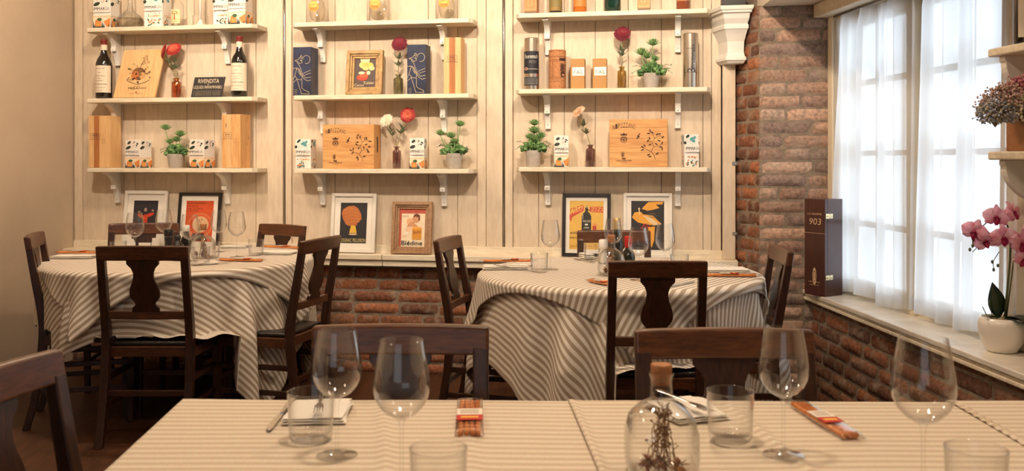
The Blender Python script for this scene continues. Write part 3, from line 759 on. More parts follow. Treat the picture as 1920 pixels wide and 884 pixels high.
def drape(name, label, cx, cy, R, half, nang, sang, seed, zoff, rad, amp, label_group, seats=(), corner=0.05, zmin=0.03, period_shift=0.0, n=150, sh=(0, 0)):
    r = random.Random(seed); ph = [r.uniform(0, 6.28) for _ in range(4)]
    ca, sa = math.cos(nang), math.sin(nang); s1, s2 = math.cos(sang), math.sin(sang)
    mb = MB(); cuv = []
    e = 0.014
    def fn(s, t):
        a = (s * 2 - 1) * half + sh[0]; b = (t * 2 - 1) * half + sh[1]; x = a * ca - b * sa; y = a * sa + b * ca
        cuv.append((-x * s2 + y * s1 + period_shift, x * s1 + y * s2, 0))
        rr = math.hypot(x, y); fi = math.atan2(y, x)
        if rr <= R - 0.004:
            nn = noise.noise(Vector((x * 5, y * 5, seed))) * 0.0022
            return (cx + x, cy + y, TZ + zoff + nn + 0.001)
        d = rr - (R - 0.004)
        if d < e * PI / 2:
            th = d / e; rad_ = R - 0.004 + e * math.sin(th) + rad; z = TZ + zoff - e * (1 - math.cos(th)); rad_ -= rad * (1 - d / (e * PI / 2))
            dd = 0
        else:
            dd = d - e * PI / 2; rad_ = R - 0.004 + e + rad; z = TZ + zoff - e - dd * 0.985
        g = min(1.0, d / 0.22) ** 1.2
        # nearness to a corner of the square cloth
        q = (fi - nang) / (PI / 2); cn = abs((q - math.floor(q)) - 0.5) * 2; cn = max(0.0, 1 - cn) ** 2.2
        fold = math.sin(fi * 9 + ph[0]) * 0.55 + math.sin(fi * 15 + ph[1] + dd * 1.5) * 0.30 + math.sin(fi * 4 + ph[2]) * 0.35
        rad_ += g * (amp * fold + 0.022 * dd / 0.3) + cn * corner * min(1, dd / 0.30) * (0.9 + 0.8 * math.sin(fi * 22 + ph[3]))
        for (fc, hw_, zs, cap) in seats:
            df = abs((fi - fc + PI) % (2 * PI) - PI)
            if df < hw_ and z < zs:
                ex = zs - z; z = zs + 0.004 + 0.006 * (1 + math.sin(fi * 30)) ; rad_ += min(ex, 0.12) * 0.75
        for (fc, hw_, zs, cap) in seats:
            if abs((fi - fc + PI) % (2 * PI) - PI) < hw_ + 0.15: rad_ = min(rad_, R + cap)
        if z < zmin:
            rad_ += (zmin - z) * 0.7; z = zmin
        return (cx + rad_ * math.cos(fi), cy + rad_ * math.sin(fi), z)
    mb.grid(fn, n, n, CLB); mb.cuv = cuv
    o = mb.build(name, recalc=False, solid=0.0014)
    return tag(o, label, 'tablecloth', label_group)
R_ = math.radians
G2 = 'striped cloths on the round tables'
drape('tablecloth', 'longer striped cloth on the left round table, hanging to a point at its front', LT[0], LT[1], LT[2], 0.95, R_(-90), R_(0), 4, 0.001, 0.0, 0.011, G2, seats=((R_(-77), 0.44, 0.462, 0.2), (R_(-152), 0.46, 0.462, 0.03)), corner=0.07, sh=(0, 0.10))
drape('tablecloth', 'short striped top cloth of the left round table, laid diagonally over the longer cloth', LT[0], LT[1], LT[2], 0.685, R_(-62), R_(28), 9, 0.0045, 0.018, 0.012, G2, corner=0.05, seats=((R_(-150), 0.3, 0.0, 0.045),))
drape('tablecloth', 'longer striped cloth of the right round table, hanging almost to the floor', RT[0], RT[1], RT[2], 1.0, R_(-66), R_(-66), 6, 0.001, 0.0, 0.011, G2, seats=((R_(-84), 0.24, 0.462, 0.2),), corner=0.06)
drape('tablecloth', 'short striped top cloth of the right round table, laid diagonally over the longer cloth', RT[0], RT[1], RT[2], 0.665, R_(-133), R_(-126), 7, 0.0045, 0.018, 0.008, G2, corner=0.04)

# long front table: three square tables pushed together, each with its own cloth
def quadcloth(label, c, seed, zoff, edges, ridges):
    """c: far-left, far-right, near-right, near-left corners on the table"""
    A, B, C_, D = [Vector((p[0], p[1], 0)) for p in c]
    mb = MB(); cuv = []
    el, er, ef, en = edges     # how far it hangs over on the left, right, far, near
    W_ = (B - A).length; H_ = (A - D).length
    def fn(s, t):
        # s, t run past 0..1 for the hanging parts
        u = -el + s * (W_ + el + er); v = -en + t * (H_ + en + ef)
        cu, cv = min(max(u / W_, 0), 1), min(max(v / H_, 0), 1)
        p = (D.lerp(C_, cu)).lerp(A.lerp(B, cu), cv)
        z = TZ + zoff + noise.noise(Vector((p.x * 3.0, p.y * 2.2, seed))) * 0.0022
        for (x0, y0_, x1, y1_, h, wd) in ridges:
            tt = (p.y - y0_) / (y1_ - y0_)
            if -0.1 < tt < 1.1:
                xx = x0 + (x1 - x0) * tt; q = (p.x - xx) / wd; z += (h if h < 0.0075 else h * (0.7 + 0.5 * math.sin(p.y * 210))) * math.exp(-q * q) * min(1, max(0, (tt + 0.1) * 5)) * min(1, max(0, (1.1 - tt) * 5))
        hang = 0.0
        for (over, dx, dy) in ((-u, -1, 0), (u - W_, 1, 0), (-v, 0, -1), (v - H_, 0, 1)):
            if over > 0:
                k = min(over, 0.01); p = p + Vector((dx, dy, 0)) * (0.008 * (1 - math.exp(-over / 0.008)) + 0.006 * math.sin((u if dy else v) * 28 + seed) * min(1, over / 0.1)); hang = max(hang, over)
        z -= max(0, hang - 0.003)
        cuv.append((p.y + (0 if v <= H_ and v >= 0 else (v - min(max(v, 0), H_))) + noise.noise(Vector((p.x * 2.5, p.y * 2.5, seed + 3))) * 0.006, p.x, 0))
        return (p.x, p.y, z)
    mb.grid(fn, 130, 110, CLF); mb.cuv = cuv
    o = mb.build('tablecloth', recalc=False, solid=0.0012)
    return tag(o, label, 'tablecloth', 'striped cloths on the long front table')
def front_table(x0, x1, y0, y1, label):
    r = thing('square_table', label, 'table', ((x0 + x1) / 2, (y0 + y1) / 2, 0), 0, 'square tables pushed together in front')
    w_, d_ = (x1 - x0) / 2 - 0.004, (y1 - y0) / 2 - 0.004
    b = MB(); b.box((0, 0, TZ - 0.017), (2 * w_, 2 * d_, 0.028), CHAIRH); b.build('table_top', r, bevel=0.003)
    for sx in (-1, 1):
        for sy in (-1, 1):
            b = MB(); b.bar([(sx * (w_ - 0.05), sy * (d_ - 0.05), 0), (sx * (w_ - 0.05), sy * (d_ - 0.05), TZ - 0.031)], 0.055, 0.055, CHAIRW); b.build('leg', r, bevel=0.004)
    return r
YN = 1.20
fa, fb, fc_, fd = (-0.7105, 1.963), (0.1205, 1.951), (0.930, 1.938), (1.50, 1.930)
na, nb, nc, nd = (-0.655, YN), (0.158, YN), (0.905, YN), (1.46, YN)
front_table(-0.66, 0.12, 1.21, 1.945, 'square table under the left striped cloth of the long front row')
front_table(0.155, 0.885, 1.21, 1.935, 'square table under the middle striped cloth of the long front row')
front_table(0.935, 1.44, 1.21, 1.925, 'square table under the right striped cloth of the long front row, by the window')
quadcloth('striped cloth on the left of the long front table under two wine glasses', (fa, (0.15, 1.951), (0.18, YN), na), 1, 0.001, (0.16, 0.0, 0.10, 0.10),
          [(-0.27, 1.90, -0.20, 1.45, 0.005, 0.012), (-0.10, 1.85, -0.06, 1.40, 0.004, 0.02)])
quadcloth('striped cloth on the middle part of the long front table under the corked bottle', (fb, (0.955, 1.938), (0.93, YN), nb), 2, 0.0032, (0.0, 0.0, 0.10, 0.10),
          [(0.128, 1.95, 0.165, YN, 0.006, 0.008), (0.455, 1.90, 0.50, 1.45, 0.006, 0.009)])
quadcloth('striped cloth on the right of the front table, its edge bunched in small beads', (fc_, fd, nd, nc), 3, 0.0054, (0.0, 0.04, 0.10, 0.10),
          [(0.937, 1.93, 0.914, YN, 0.008, 0.008)])

# ---------------------------------------------------------------- table glass and cutlery
def make_wine_glass():
    r = thing('wine_glass', 'x', 'wine glass', (0, 0, 0), 0, 'stemmed wine glasses')
    def dbl(prof, th):
        return prof + [(max(p[0] - th, 0.0004), p[1] + (0.0005 if i else -0.0004)) for i, p in enumerate(reversed(prof))]
    outer = [(0.0005, 0.100), (0.006, 0.1008), (0.014, 0.104), (0.024, 0.110), (0.034, 0.121), (0.0405, 0.134), (0.0428, 0.146), (0.0425, 0.158), (0.0405, 0.174), (0.0375, 0.192), (0.0345, 0.208), (0.0325, 0.2195), (0.0322, 0.2205)]
    inner = [(0.0316, 0.2205), (0.0318, 0.2195), (0.0337, 0.208), (0.0367, 0.192), (0.0397, 0.174), (0.0416, 0.158), (0.0419, 0.146), (0.0395, 0.134), (0.033, 0.1218), (0.023, 0.1112), (0.013, 0.106), (0.004, 0.104), (0.0005, 0.1038)]
    b = MB(); b.lathe(outer + inner, GLASS, n=40, capb=False, capt=False); b.build('bowl', r)
    b = MB(); b.lathe([(0.0038, 0.004), (0.0032, 0.012), (0.0029, 0.05), (0.0032, 0.085), (0.0048, 0.096), (0.0075, 0.1012)], GLASSB, n=14, capb=False, capt=False); b.build('stem', r)
    b = MB(); b.lathe([(0.0355, 0.0006), (0.0358, 0.0016), (0.034, 0.0022), (0.020, 0.0035), (0.008, 0.0055), (0.0038, 0.009)], GLASSB, n=36); b.build('foot', r)
    return r
WG = make_wine_glass()
def tpos(px, Y, z=TZ): return ((px - CX) / F * Y, Y, z)
wg = [
 (632, 1.584, 1.0, 'wine glass on the front table beside the folded napkin, leftmost in front', 0.0025), (753, 1.44, 1.05, 'wine glass on the front table between the leftmost glass and the breadstick packet', 0.0025),
 (1469, 1.575, 1.0, 'wine glass on the front table in front of the diagonal breadstick packet', 0.006), (1731, 1.385, 1.10, 'largest wine glass in front, nearest the window sill', 0.006),
 (253, 4.72, 1.08, 'wine glass on the left round table, furthest left, before the dark chair rail', 0.007), (307, 5.08, 1.06, 'wine glass at the back of the left round table before the white framed poster', 0.007),
 (356, 4.58, 1.08, 'wine glass on the left round table in front of the small white capped bottle', 0.007), (410, 5.05, 1.05, 'wine glass on the left round table at the right edge of the orange poster', 0.007),
 (444, 4.78, 1.08, 'wine glass on the left round table, furthest right, beside an empty tumbler', 0.007),
 (1032, 4.23, 1.05, 'wine glass on the right round table, furthest left, beside a ribbed tumbler', 0.007), (1150, 4.42, 1.02, 'wine glass on the right round table in front of the gold topped bottle', 0.007),
 (1197, 3.86, 1.02, 'wine glass on the right round table in front of the red capped bottle', 0.007), (1247, 4.06, 1.03, 'wine glass on the right round table, furthest right, before the black and yellow poster', 0.007),
]
for i, (px, Y, s, lab, dz) in enumerate(wg):
    l = tpos(px, Y, TZ + dz)
    if i == 0: WG.location = l; WG['label'] = lab
    else: dup(WG, l, 0.3 * i, lab, scale=s)
def make_tumbler():
    r = thing('tumbler', 'x', 'glass', (0, 0, 0), 0, 'straight water tumblers')
    b = MB(); b.lathe([(0.030, 0.0006), (0.036, 0.0015), (0.0392, 0.007), (0.0405, 0.02), (0.0432, 0.088), (0.0434, 0.0905), (0.0424, 0.091), (0.0418, 0.0885), (0.0392, 0.022), (0.037, 0.014), (0.030, 0.0115), (0.0005, 0.011)], GLASSB, n=40, capt=False); b.build('vessel', r)
    return r
TB = make_tumbler()
tb = [(583, 1.674, 'tumbler on the front table standing before the folded napkin and fork, left', 0.0025), (1369, 1.662, 'tumbler on the front table beside the corked bottle', 0.006),
      (822, 1.345, 'tumbler at the bottom edge of the picture just below the upright breadstick packet', 0.0025), (1830, 1.32, 'tumbler at the bottom right of the front table beside the beaded cloth edge', 0.010),
      (222, 4.74, 'low tumbler on the left round table left of the wine glasses', 0.007), (480, 4.86, 'tumbler at the right of the left round table beside the rightmost wine glass', 0.007),
      (378, 4.45, 'tumbler in front of the corked bottle on the left round table', 0.007), (397, 4.72, 'tumbler right of the corked bottle on the left round table', 0.007),
      (1011, 4.15, 'tumbler at the left of the right round table beside the napkin', 0.007), (1110, 4.62, 'tumbler at the back of the right round table by the salt shaker', 0.007), (1274, 4.08, 'tumbler at the right of the right round table behind the chair rail', 0.007)]
for i, (px, Y, lab, dz) in enumerate(tb):
    l = tpos(px, Y, TZ + dz)
    sc_ = 1.0 if i < 4 else 0.95
    if i == 0: TB.location = l; TB['label'] = lab
    else: dup(TB, l, 0.2 * i, lab, scale=sc_)

# corked bottles with dried flowers
def dried_bottle(loc, lab, seed):
    rr = random.Random(seed); r = thing('corked_bottle', lab, 'bottle', loc, 0, 'corked bottles of dried flowers')
    prof = [(0.030, 0.0006), (0.050, 0.003), (0.0575, 0.010), (0.0595, 0.03), (0.0585, 0.070), (0.052, 0.092), (0.038, 0.108), (0.024, 0.117), (0.0185, 0.125), (0.0175, 0.150), (0.0185, 0.158), (0.0205, 0.161), (0.0205, 0.1645)]
    inn = [(max(p[0] - 0.002, 0.0005), p[1] + (0.002 if i < 2 else 0)) for i, p in enumerate(prof)]
    b = MB(); k_ = [i for i, p in enumerate(prof) if p[1] > 0.11][0]
    b.lathe(prof[:k_ + 1] + [], GLASSB, n=56, capt=False, sq=3.4); b.lathe(list(inn[:k_ + 1]), GLASSB, n=56, capb=False, capt=False, sq=3.4)
    b.lathe([(prof[k_][0] * 1.02, prof[k_][1] - 0.001)] + prof[k_:], GLASSB, n=40, capb=False, capt=False); b.build('vessel', r)
    b = MB(); b.lathe([(0.0150, 0.145), (0.0172, 0.166), (0.0178, 0.176), (0.0165, 0.178)], CORK, n=24); b.build('cork', r)
    dry = M('dried_brown_stalk', hexc(156, 116, 80), 0.9); amber = M('dried_amber_flower', hexc(190, 122, 30), 0.85, col2=hexc(120, 62, 24), vscale=(120, 120, 120)); rust = M('dried_rust_flower', hexc(150, 74, 36), 0.85, col2=hexc(100, 50, 30), vscale=(120, 120, 120)); pale = M('dried_pale_bud', hexc(196, 168, 128), 0.9)
    b = MB()
    for k in range(16):
        a = rr.uniform(0, 6.28); q = rr.uniform(0.005, 0.03); top = rr.uniform(0.06, 0.12)
        b.tube([(q * math.cos(a), q * math.sin(a), 0.006), (q * 0.7 * math.cos(a + 0.4), q * 0.7 * math.sin(a + .4), top * 0.6), (0.012 * math.cos(a * 3), 0.012 * math.sin(a * 3), top)], 0.0008, dry, n=5)
        for j in range(7):
            t = rr.uniform(0.3, 1.0); c = Vector((q * (1 - t) * math.cos(a), q * (1 - t) * math.sin(a), top * t)); d = Vector((rr.uniform(-1, 1), rr.uniform(-1, 1), rr.uniform(-.2, 1)))
            e = c + d * rr.uniform(0.008, 0.02); b.tube([c, e], 0.0005, dry, n=4); b.ball(tuple(e), rr.uniform(0.0012, 0.0024), pale if rr.random() < 0.5 else dry, 6, 4)
    b.build('dried_stalks', r)
    for (x, y, z, m) in ((-0.026, -0.030, 0.026, rust), (0.024, -0.034, 0.022, amber), (0.0, -0.012, 0.02, rust)):
        b = MB()
        for k in range(34):
            th = rr.uniform(0, 6.28); ph = math.acos(rr.uniform(-1, 1)); d = Vector((math.sin(ph) * math.cos(th), math.sin(ph) * math.sin(th), math.cos(ph)))
            b.leaf(Vector((x, y, z)) + d * 0.003, d, 0.014, 0.007, m, bend=0.3, n=3)
        b.build('dried_flower', r)
    return r
dried_bottle(tpos(1240, 1.49, TZ + 0.006), 'corked round bottle of dried flowers on the front table near us', 1)
dried_bottle(tpos(1146, 4.04, TZ + 0.007), 'corked round bottle of orange dried flowers on the right round table', 2)
dried_bottle(tpos(381, 4.74, TZ + 0.007), 'corked round bottle with dried flowers on the left round table', 3)

# cutlery, napkins, breadsticks
def fork(loc, rz, lab, rx=0.0):
    r = thing('fork', lab, 'fork', loc, rz, 'forks on the tables', rx=rx)
    b = MB(); b.prism([(-0.004, -0.10), (0.004, -0.10), (0.0065, -0.09), (0.0022, 0.01), (0.0085, 0.03), (0.0095, 0.045), (-0.0095, 0.045), (-0.0085, 0.03), (-0.0022, 0.01), (-0.0065, -0.09)], 0.001, 0.003, STEEL, plane='xy'); b.build('handle', r, bevel=0.0006, seg=1)
    for k in range(4):
        b = MB(); x = -0.0078 + 0.0052 * k; b.tube([(x, 0.043, 0.002), (x, 0.065, 0.0005), (x, 0.088, 0.003)], [0.0014, 0.0013, 0.0007], STEEL, n=6); b.build('tine', r)
    return r
def knife(loc, rz, lab, rx=0.0):
    r = thing('table_knife', lab, 'knife', loc, rz, 'knives on the tables', rx=rx)
    b = MB(); b.prism([(-0.006, -0.11), (0.006, -0.11), (0.0065, -0.06), (0.004, 0.0), (-0.004, 0.0), (-0.0065, -0.06)], 0.001, 0.006, STEEL, plane='xy'); b.build('handle', r, bevel=0.001, seg=1)
    b = MB(); b.prism([(-0.005, 0.0), (0.004, 0.0), (0.008, 0.02), (0.009, 0.08), (0.006, 0.105), (-0.002, 0.115), (-0.005, 0.10)], 0.002, 0.0035, STEEL, plane='xy'); b.build('blade', r, bevel=0.0004, seg=1)
    return r
def napkin(loc, rz, w_, d_, h, lab, seed=0, tent=0.0):
    r = thing('folded_napkin', lab, 'napkin', loc, rz, 'folded white napkins')
    b = MB(); n = 24
    layers = 3
    for k in range(layers):
        z0 = 0.001 + k * h / layers; th = h / layers * 0.72; ins = 0.002 * k
        def top(s, t, zz, sg):
            x = (s - 0.5) * (w_ - ins * 2); y = (t - 0.5) * (d_ - ins * 2)
            e = min(min(s, 1 - s) * w_, min(t, 1 - t) * d_); rr = min(1, e / 0.006)
            z = zz + (sg * th / 2) * (rr ** 0.5) + th / 2 + noise.noise(Vector((x * 14, y * 14, seed + k))) * 0.0022
            z += tent * math.exp(-((t - 0.62) / 0.22) ** 2) * (0.4 + 0.6 * s)
            return (x + 0.002 * math.sin(y * 60 + k), y, z)
        b.grid(lambda s, t: top(s, t, z0, 1), n, n, NAPKIN); b.grid(lambda s, t: top(s, t, z0, -1), n, n, NAPKIN)
    b.build('folded_cloth', r, recalc=False)
    return r
WRAP = thin_glass('clear_wrapper', (1, 1, 1), refl=1.0, rough=0.12, base=0.04, edge=2.6)
STICK = M('baked_breadstick', hexc(238, 152, 74), 0.7, col2=hexc(206, 112, 46), vscale=(60, 60, 60), bump=0.3, bscale=90)
def breadsticks(loc, rz, lab, n=3, L_=0.235, rx=0.0, twist=0.0):
    r = thing('breadstick_packet', lab, 'breadsticks', loc, rz, 'wrapped breadstick packets', rx=rx); w_ = 0.0115 * n + 0.006
    for k in range(n):
        x = (k - (n - 1) / 2) * 0.0112
        b = MB(); b.tube([(x + 0.001 * math.sin(t * 9 + k) , (t - 0.5) * L_ * 0.94, 0.0068 + 0.0004 * math.sin(t * 14 + k)) for t in [i / 12 for i in range(13)]], 0.0052, STICK, n=10); b.build('breadstick', r)
    b = MB()
    def wr(s, t):
        y = (t - 0.5) * (L_ + 0.03); e = min(t, 1 - t) * (L_ + 0.03); q = min(1, max(0.06, e / 0.02)); a = s * 2 * PI
        return ((w_ / 2 + 0.001) * math.copysign(abs(math.cos(a)) ** 0.6, math.cos(a)), y, 0.0075 + 0.0068 * q * math.copysign(abs(math.sin(a)) ** 0.6, math.sin(a)) + 0.0004 * math.sin(y * 300))
    b.grid(wr, 28, 40, WRAP); b.build('wrapper', r, recalc=False)
    b = MB()
    wt = ink(236, 226, 208); rd = ink(196, 40, 30); yl = ink(240, 180, 60)
    z = 0.0152
    b.box((0, 0.006, z), (w_ * 0.98, 0.044, 0.0005), wt); b.box((0, -0.034, z), (w_ * 0.98, 0.034, 0.0005), rd); b.box((0, -0.033, z + 0.0005), (w_ * 0.66, 0.012, 0.0004), yl)
    for k in range(3): b.box((0, -0.004 + k * 0.010, z + 0.0005), (w_ * 0.7, 0.002, 0.0003), ink(150, 120, 100))
    b.build('paper_label', r)
    return r
Z1 = TZ + 0.003; Z2 = TZ + 0.0055
# front table
napkin((-0.392, 1.84, Z1), 0.05, 0.125, 0.15, 0.014, 'folded white napkin with a fork on the front table behind the left tumbler', 1, tent=0.012)
fork((-0.385, 1.82, Z1 + 0.030), 0.15 + PI, 'fork lying on the napkin behind the left front tumbler')
knife((-0.466, 1.835, Z1), 0.03 + PI, 'knife leaning beside the napkin at the left of the front table')
napkin((0.352, 1.845, Z2), 0.35, 0.12, 0.15, 0.012, 'folded white napkin with a fork behind the front corked bottle', 2, tent=0.010)
fork((0.350, 1.83, Z2 + 0.026), 0.45 + PI, 'fork lying on the napkin behind the front corked bottle')
breadsticks((-0.084, 1.80, Z1), 0.04, 'upright packet of orange breadsticks with a red label in the middle of the front table', 4)
breadsticks((0.608, 1.775, Z2), 0.12, 'packet of breadsticks lying diagonally right of the front wine glass', 3)
# left round table
zc = TZ + 0.0075
def TP(px, py, z=0.0): Y = 884.0 / (py - 300.0); return ((px - CX) / F * Y, Y, zc + z)
napkin(TP(140, 486), 0.05, 0.22, 0.12, 0.014, 'folded white napkin at the left edge of the left round table', 3)
breadsticks(TP(146, 484, 0.016), PI / 2 - 0.05, 'breadstick packet lying on the napkin at the left edge of the left round table', 3)
napkin(TP(520, 478), -0.1, 0.20, 0.15, 0.012, 'folded white napkin at the right edge of the left round table', 4)
breadsticks(TP(528, 473, 0.014), PI / 2 - 0.4, 'breadstick packet lying on the napkin at the right edge of the left round table', 3)
breadsticks(TP(452, 493), PI / 2 - 0.16, 'breadstick packet lying on the cloth at the front of the left round table', 3)
napkin(TP(384, 498), 0.5, 0.12, 0.10, 0.010, 'small folded napkin at the front of the left round table beside the chair back', 5)
knife(TP(395, 499, 0.002), -0.9, 'knife beside the small napkin at the front of the left round table')
napkin(TP(442, 466), -0.05, 0.16, 0.16, 0.010, 'folded white napkin at the back of the left round table', 6)
fork(TP(436, 466, 0.013), PI / 2 - 0.3, 'fork resting on the napkin at the back of the left round table')
# right round table
napkin(TP(948, 507), 0.02, 0.215, 0.12, 0.016, 'folded white napkin at the left edge of the right round table', 7)
breadsticks(TP(952, 502, 0.019), PI / 2 + 0.05, 'breadstick packet lying on the napkin at the left edge of the right round table', 3, L_=0.25)
fork(TP(960, 510, 0.020), PI / 2 - 0.25, 'fork resting on the napkin at the left of the right round table')
breadsticks(TP(1126, 536), 0.5, 'breadstick packet on the right round table left of the front chair back', 3, L_=0.16)
napkin(TP(1362, 511), 0.0, 0.20, 0.14, 0.012, 'folded white napkin at the right edge of the right round table', 8)
breadsticks(TP(1362, 522, 0.0), PI / 2 - 0.08, 'breadstick packet at the right edge of the right round table', 3, L_=0.27)
knife(TP(1275, 538), -0.75, 'knife on the right round table seen through the front chair back')
napkin(TP(1100, 488), 0.4, 0.06, 0.09, 0.03, 'crumpled white napkin at the back of the right round table', 10)
fork(TP(1094, 492), 0.5, 'fork beside the crumpled napkin at the back of the right round table')

# ---------------------------------------------------------------- things on the shelves
def onshelf(name, label, cat, px, d, z, group=None, rz=0.0, rx=0.0):
    x, y = WXY(WU(px, d), d)
    return thing(name, label, cat, (x, y, z + 0.0006), -TH + rz, group, rx=rx)
def span(px0, px1, d):                       # width in metres of a pixel span lying on the plane at distance d from the wall
    return WU(px1, d) - WU(px0, d)
def hgt(px, y0, y1, d):
    x, y = WXY(WU(px, d), d); return (y1 - y0) / F * y
ZL = {b: BAYS[b][2] for b in BAYS}

# ---- tall decorated cartons lettered IMMAR GIN
INK = ink(34, 30, 30); OFFW = M('carton_white', hexc(236, 230, 220), 0.5, var=0.04, vscale=(30, 30, 30))
GRN = ink(58, 92, 62); DGRN = ink(44, 58, 42); TEAL = ink(92, 160, 166); ORG = ink(222, 138, 70); PEACH = ink(240, 206, 168); RUST = ink(178, 92, 48); CYP = ink(30, 50, 42); GOLDI = ink(214, 160, 70)
def gin_print(a, v, seed):
    r = random.Random(seed)
    if v == 0:
        a.leafs([(0.26, 0.90, 0.15, 0.045, 0.5), (0.20, 0.72, 0.20, 0.055, 0.35)], DGRN)
        a.leafs([(0.84, 0.86, 0.05, 0.05, 1.2), (0.78, 0.80, 0.05, 0.03, 2.0), (0.62, 0.92, 0.05, 0.02, -0.5)], CYP)
        a.leafs([(0.55, 0.88, 0.03, 0.015, 0), (0.62, 0.80, 0.03, 0.015, 0), (0.55, 0.76, 0.025, 0.012, 0)], RUST)
        a.poly([(0, 0.36), (1, 0.38), (1, 0.30), (0.6, 0.33), (0, 0.31)], PEACH)
        a.poly([(0, 0.30), (0.3, 0.33), (0.7, 0.28), (1, 0.32), (1, 0.18), (0, 0.18)], ink(246, 226, 196))
        a.poly([(0.62, 0.18), (1, 0.30), (1, 0.05), (0.8, 0.02)], ORG)
        a.poly([(0.12, 0.04), (0.12, 0.2), (0.22, 0.26), (0.34, 0.26), (0.46, 0.2), (0.5, 0.04)], ORG); a.poly([(0.22, 0.05), (0.22, 0.16), (0.36, 0.16), (0.36, 0.05)], GOLDI)
        a.ell(0.38, 0.25, 0.14, 0.05, GRN)
        for (u, h) in ((0.04, .20), (0.10, .13), (0.54, .22), (0.60, .17), (0.66, .13), (0.92, .14)): a.poly([(u - 0.03, 0.02), (u, h), (u + 0.03, 0.02)], CYP)
        a.rect(0, 0, 0.7, 0.03, CYP)
    else:
        a.leafs([(0.5, 0.86, 0.16, 0.05, 0.6), (0.62, 0.80, 0.14, 0.05, -0.3), (0.7, 0.9, 0.12, 0.04, 1.2)], TEAL)
        a.leafs([(0.22, 0.94, 0.16, 0.04, 0.7), (0.04, 0.74, 0.10, 0.05, 1.3)], DGRN)
        a.poly([(0.3, 0.33), (0.9, 0.34), (0.95, 0.28), (0.3, 0.28)], PEACH); a.leafs([(0.55, 0.31, 0.05, 0.012, 0), (0.7, 0.31, 0.05, 0.012, 0)], RUST)
        for k in range(14): a.ell(r.uniform(0.1, 0.9), r.uniform(0.03, 0.22), 0.09, 0.016, r.choice((GRN, TEAL, GRN, CYP, ORG)), r.uniform(0, 3.1), 8)
        for k in range(6): a.ell(r.uniform(0.08, 0.92), r.uniform(0.25, 0.45), 0.03, 0.014, r.choice((CYP, RUST)), r.uniform(0, 3.1), 8)
    for k in range(12): a.ell(r.uniform(0.05, 0.95), r.uniform(0.66, 0.98), 0.02, 0.009, r.choice((GRN, RUST, CYP)), r.uniform(0, 3.1), 6)
def carton(bay, lv, px0, px1, lab, v, h=None, d=0.10, rz=0.0, seed=0, sidepx=None):
    px = (px0 + px1) / 2; z = ZL[bay][lv]; w_ = span(px0, px1, d + 0.04) ; dp = w_ * 0.85
    h = h or w_ * 1.72
    r = onshelf('gin_carton', lab, 'carton', px, d, z, 'printed gin cartons on the shelves', rz)
    b = MB(); b.box((0, 0, h / 2), (w_, dp, h), OFFW); b.build('carton', r, bevel=0.0015, seg=1)
    a = Art(-w_ / 2, 0.001, w_, h - 0.002, y=-dp / 2, step=0.00022); gin_print(a, v, seed)
    a.rect(0.05, 0.46, 0.99, 0.65, OFFW); a.text('IMMAR', 0.07, 0.525, 0.72, 0.615, INK); a.text('IMMAR', 0.078, 0.525, 0.728, 0.615, INK)
    a.text('GIN', 0.74, 0.525, 0.98, 0.615, ink(96, 92, 86)); a.text('ligurian', 0.30, 0.485, 0.66, 0.505, ink(130, 120, 110))
    a.build('front_print', r)
    for s in (1, -1):
        a = Art(-dp / 2, 0.001, dp, h - 0.002, y=-w_ / 2, step=0.00022); gin_print(a, v, seed + 5); o = a.build('side_print', r); o.rotation_euler = (0, 0, s * PI / 2)
    return r
carton('left', 2, 184, 216, 'printed white gin carton left of the round flask on the top left shelf', 0, seed=1, h=0.205)
carton('left', 2, 279, 313, 'printed white gin carton with teal leaves in the middle of the top left shelf', 1, seed=2, h=0.205)
carton('left', 2, 406, 434, 'teal leaved gin carton, left one of the pair right on the top left shelf', 1, seed=3, h=0.20, d=0.075)
carton('left', 2, 435, 467, 'printed gin carton with orange hills at the right end of the top left shelf', 0, seed=4, h=0.205, d=0.105)
carton('left', 0, 244, 276, 'printed white gin carton left of the potted succulent on the lowest left shelf', 0, seed=5, h=0.172, rz=-0.22)
carton('left', 0, 363, 395, 'printed white gin carton right of the potted succulent on the lowest left shelf', 0, seed=6, h=0.172, rz=-0.22)
carton('middle', 0, 559, 588, 'printed gin carton with teal leaves at the left end of the lowest middle shelf', 1, seed=7, h=0.175)
carton('middle', 0, 771, 798, 'printed white gin carton between the flowers and the succulent on the lowest middle shelf', 0, seed=8, h=0.178, rz=0.05)
carton('right', 0, 1039, 1066, 'printed white gin carton beside the purple vase on the lowest right shelf', 0, seed=9, h=0.178, rz=0.12)
carton('right', 0, 1280, 1308, 'printed white gin carton with teal leaves at the right end of the lowest right shelf', 1, seed=10, h=0.182, rz=0.22)

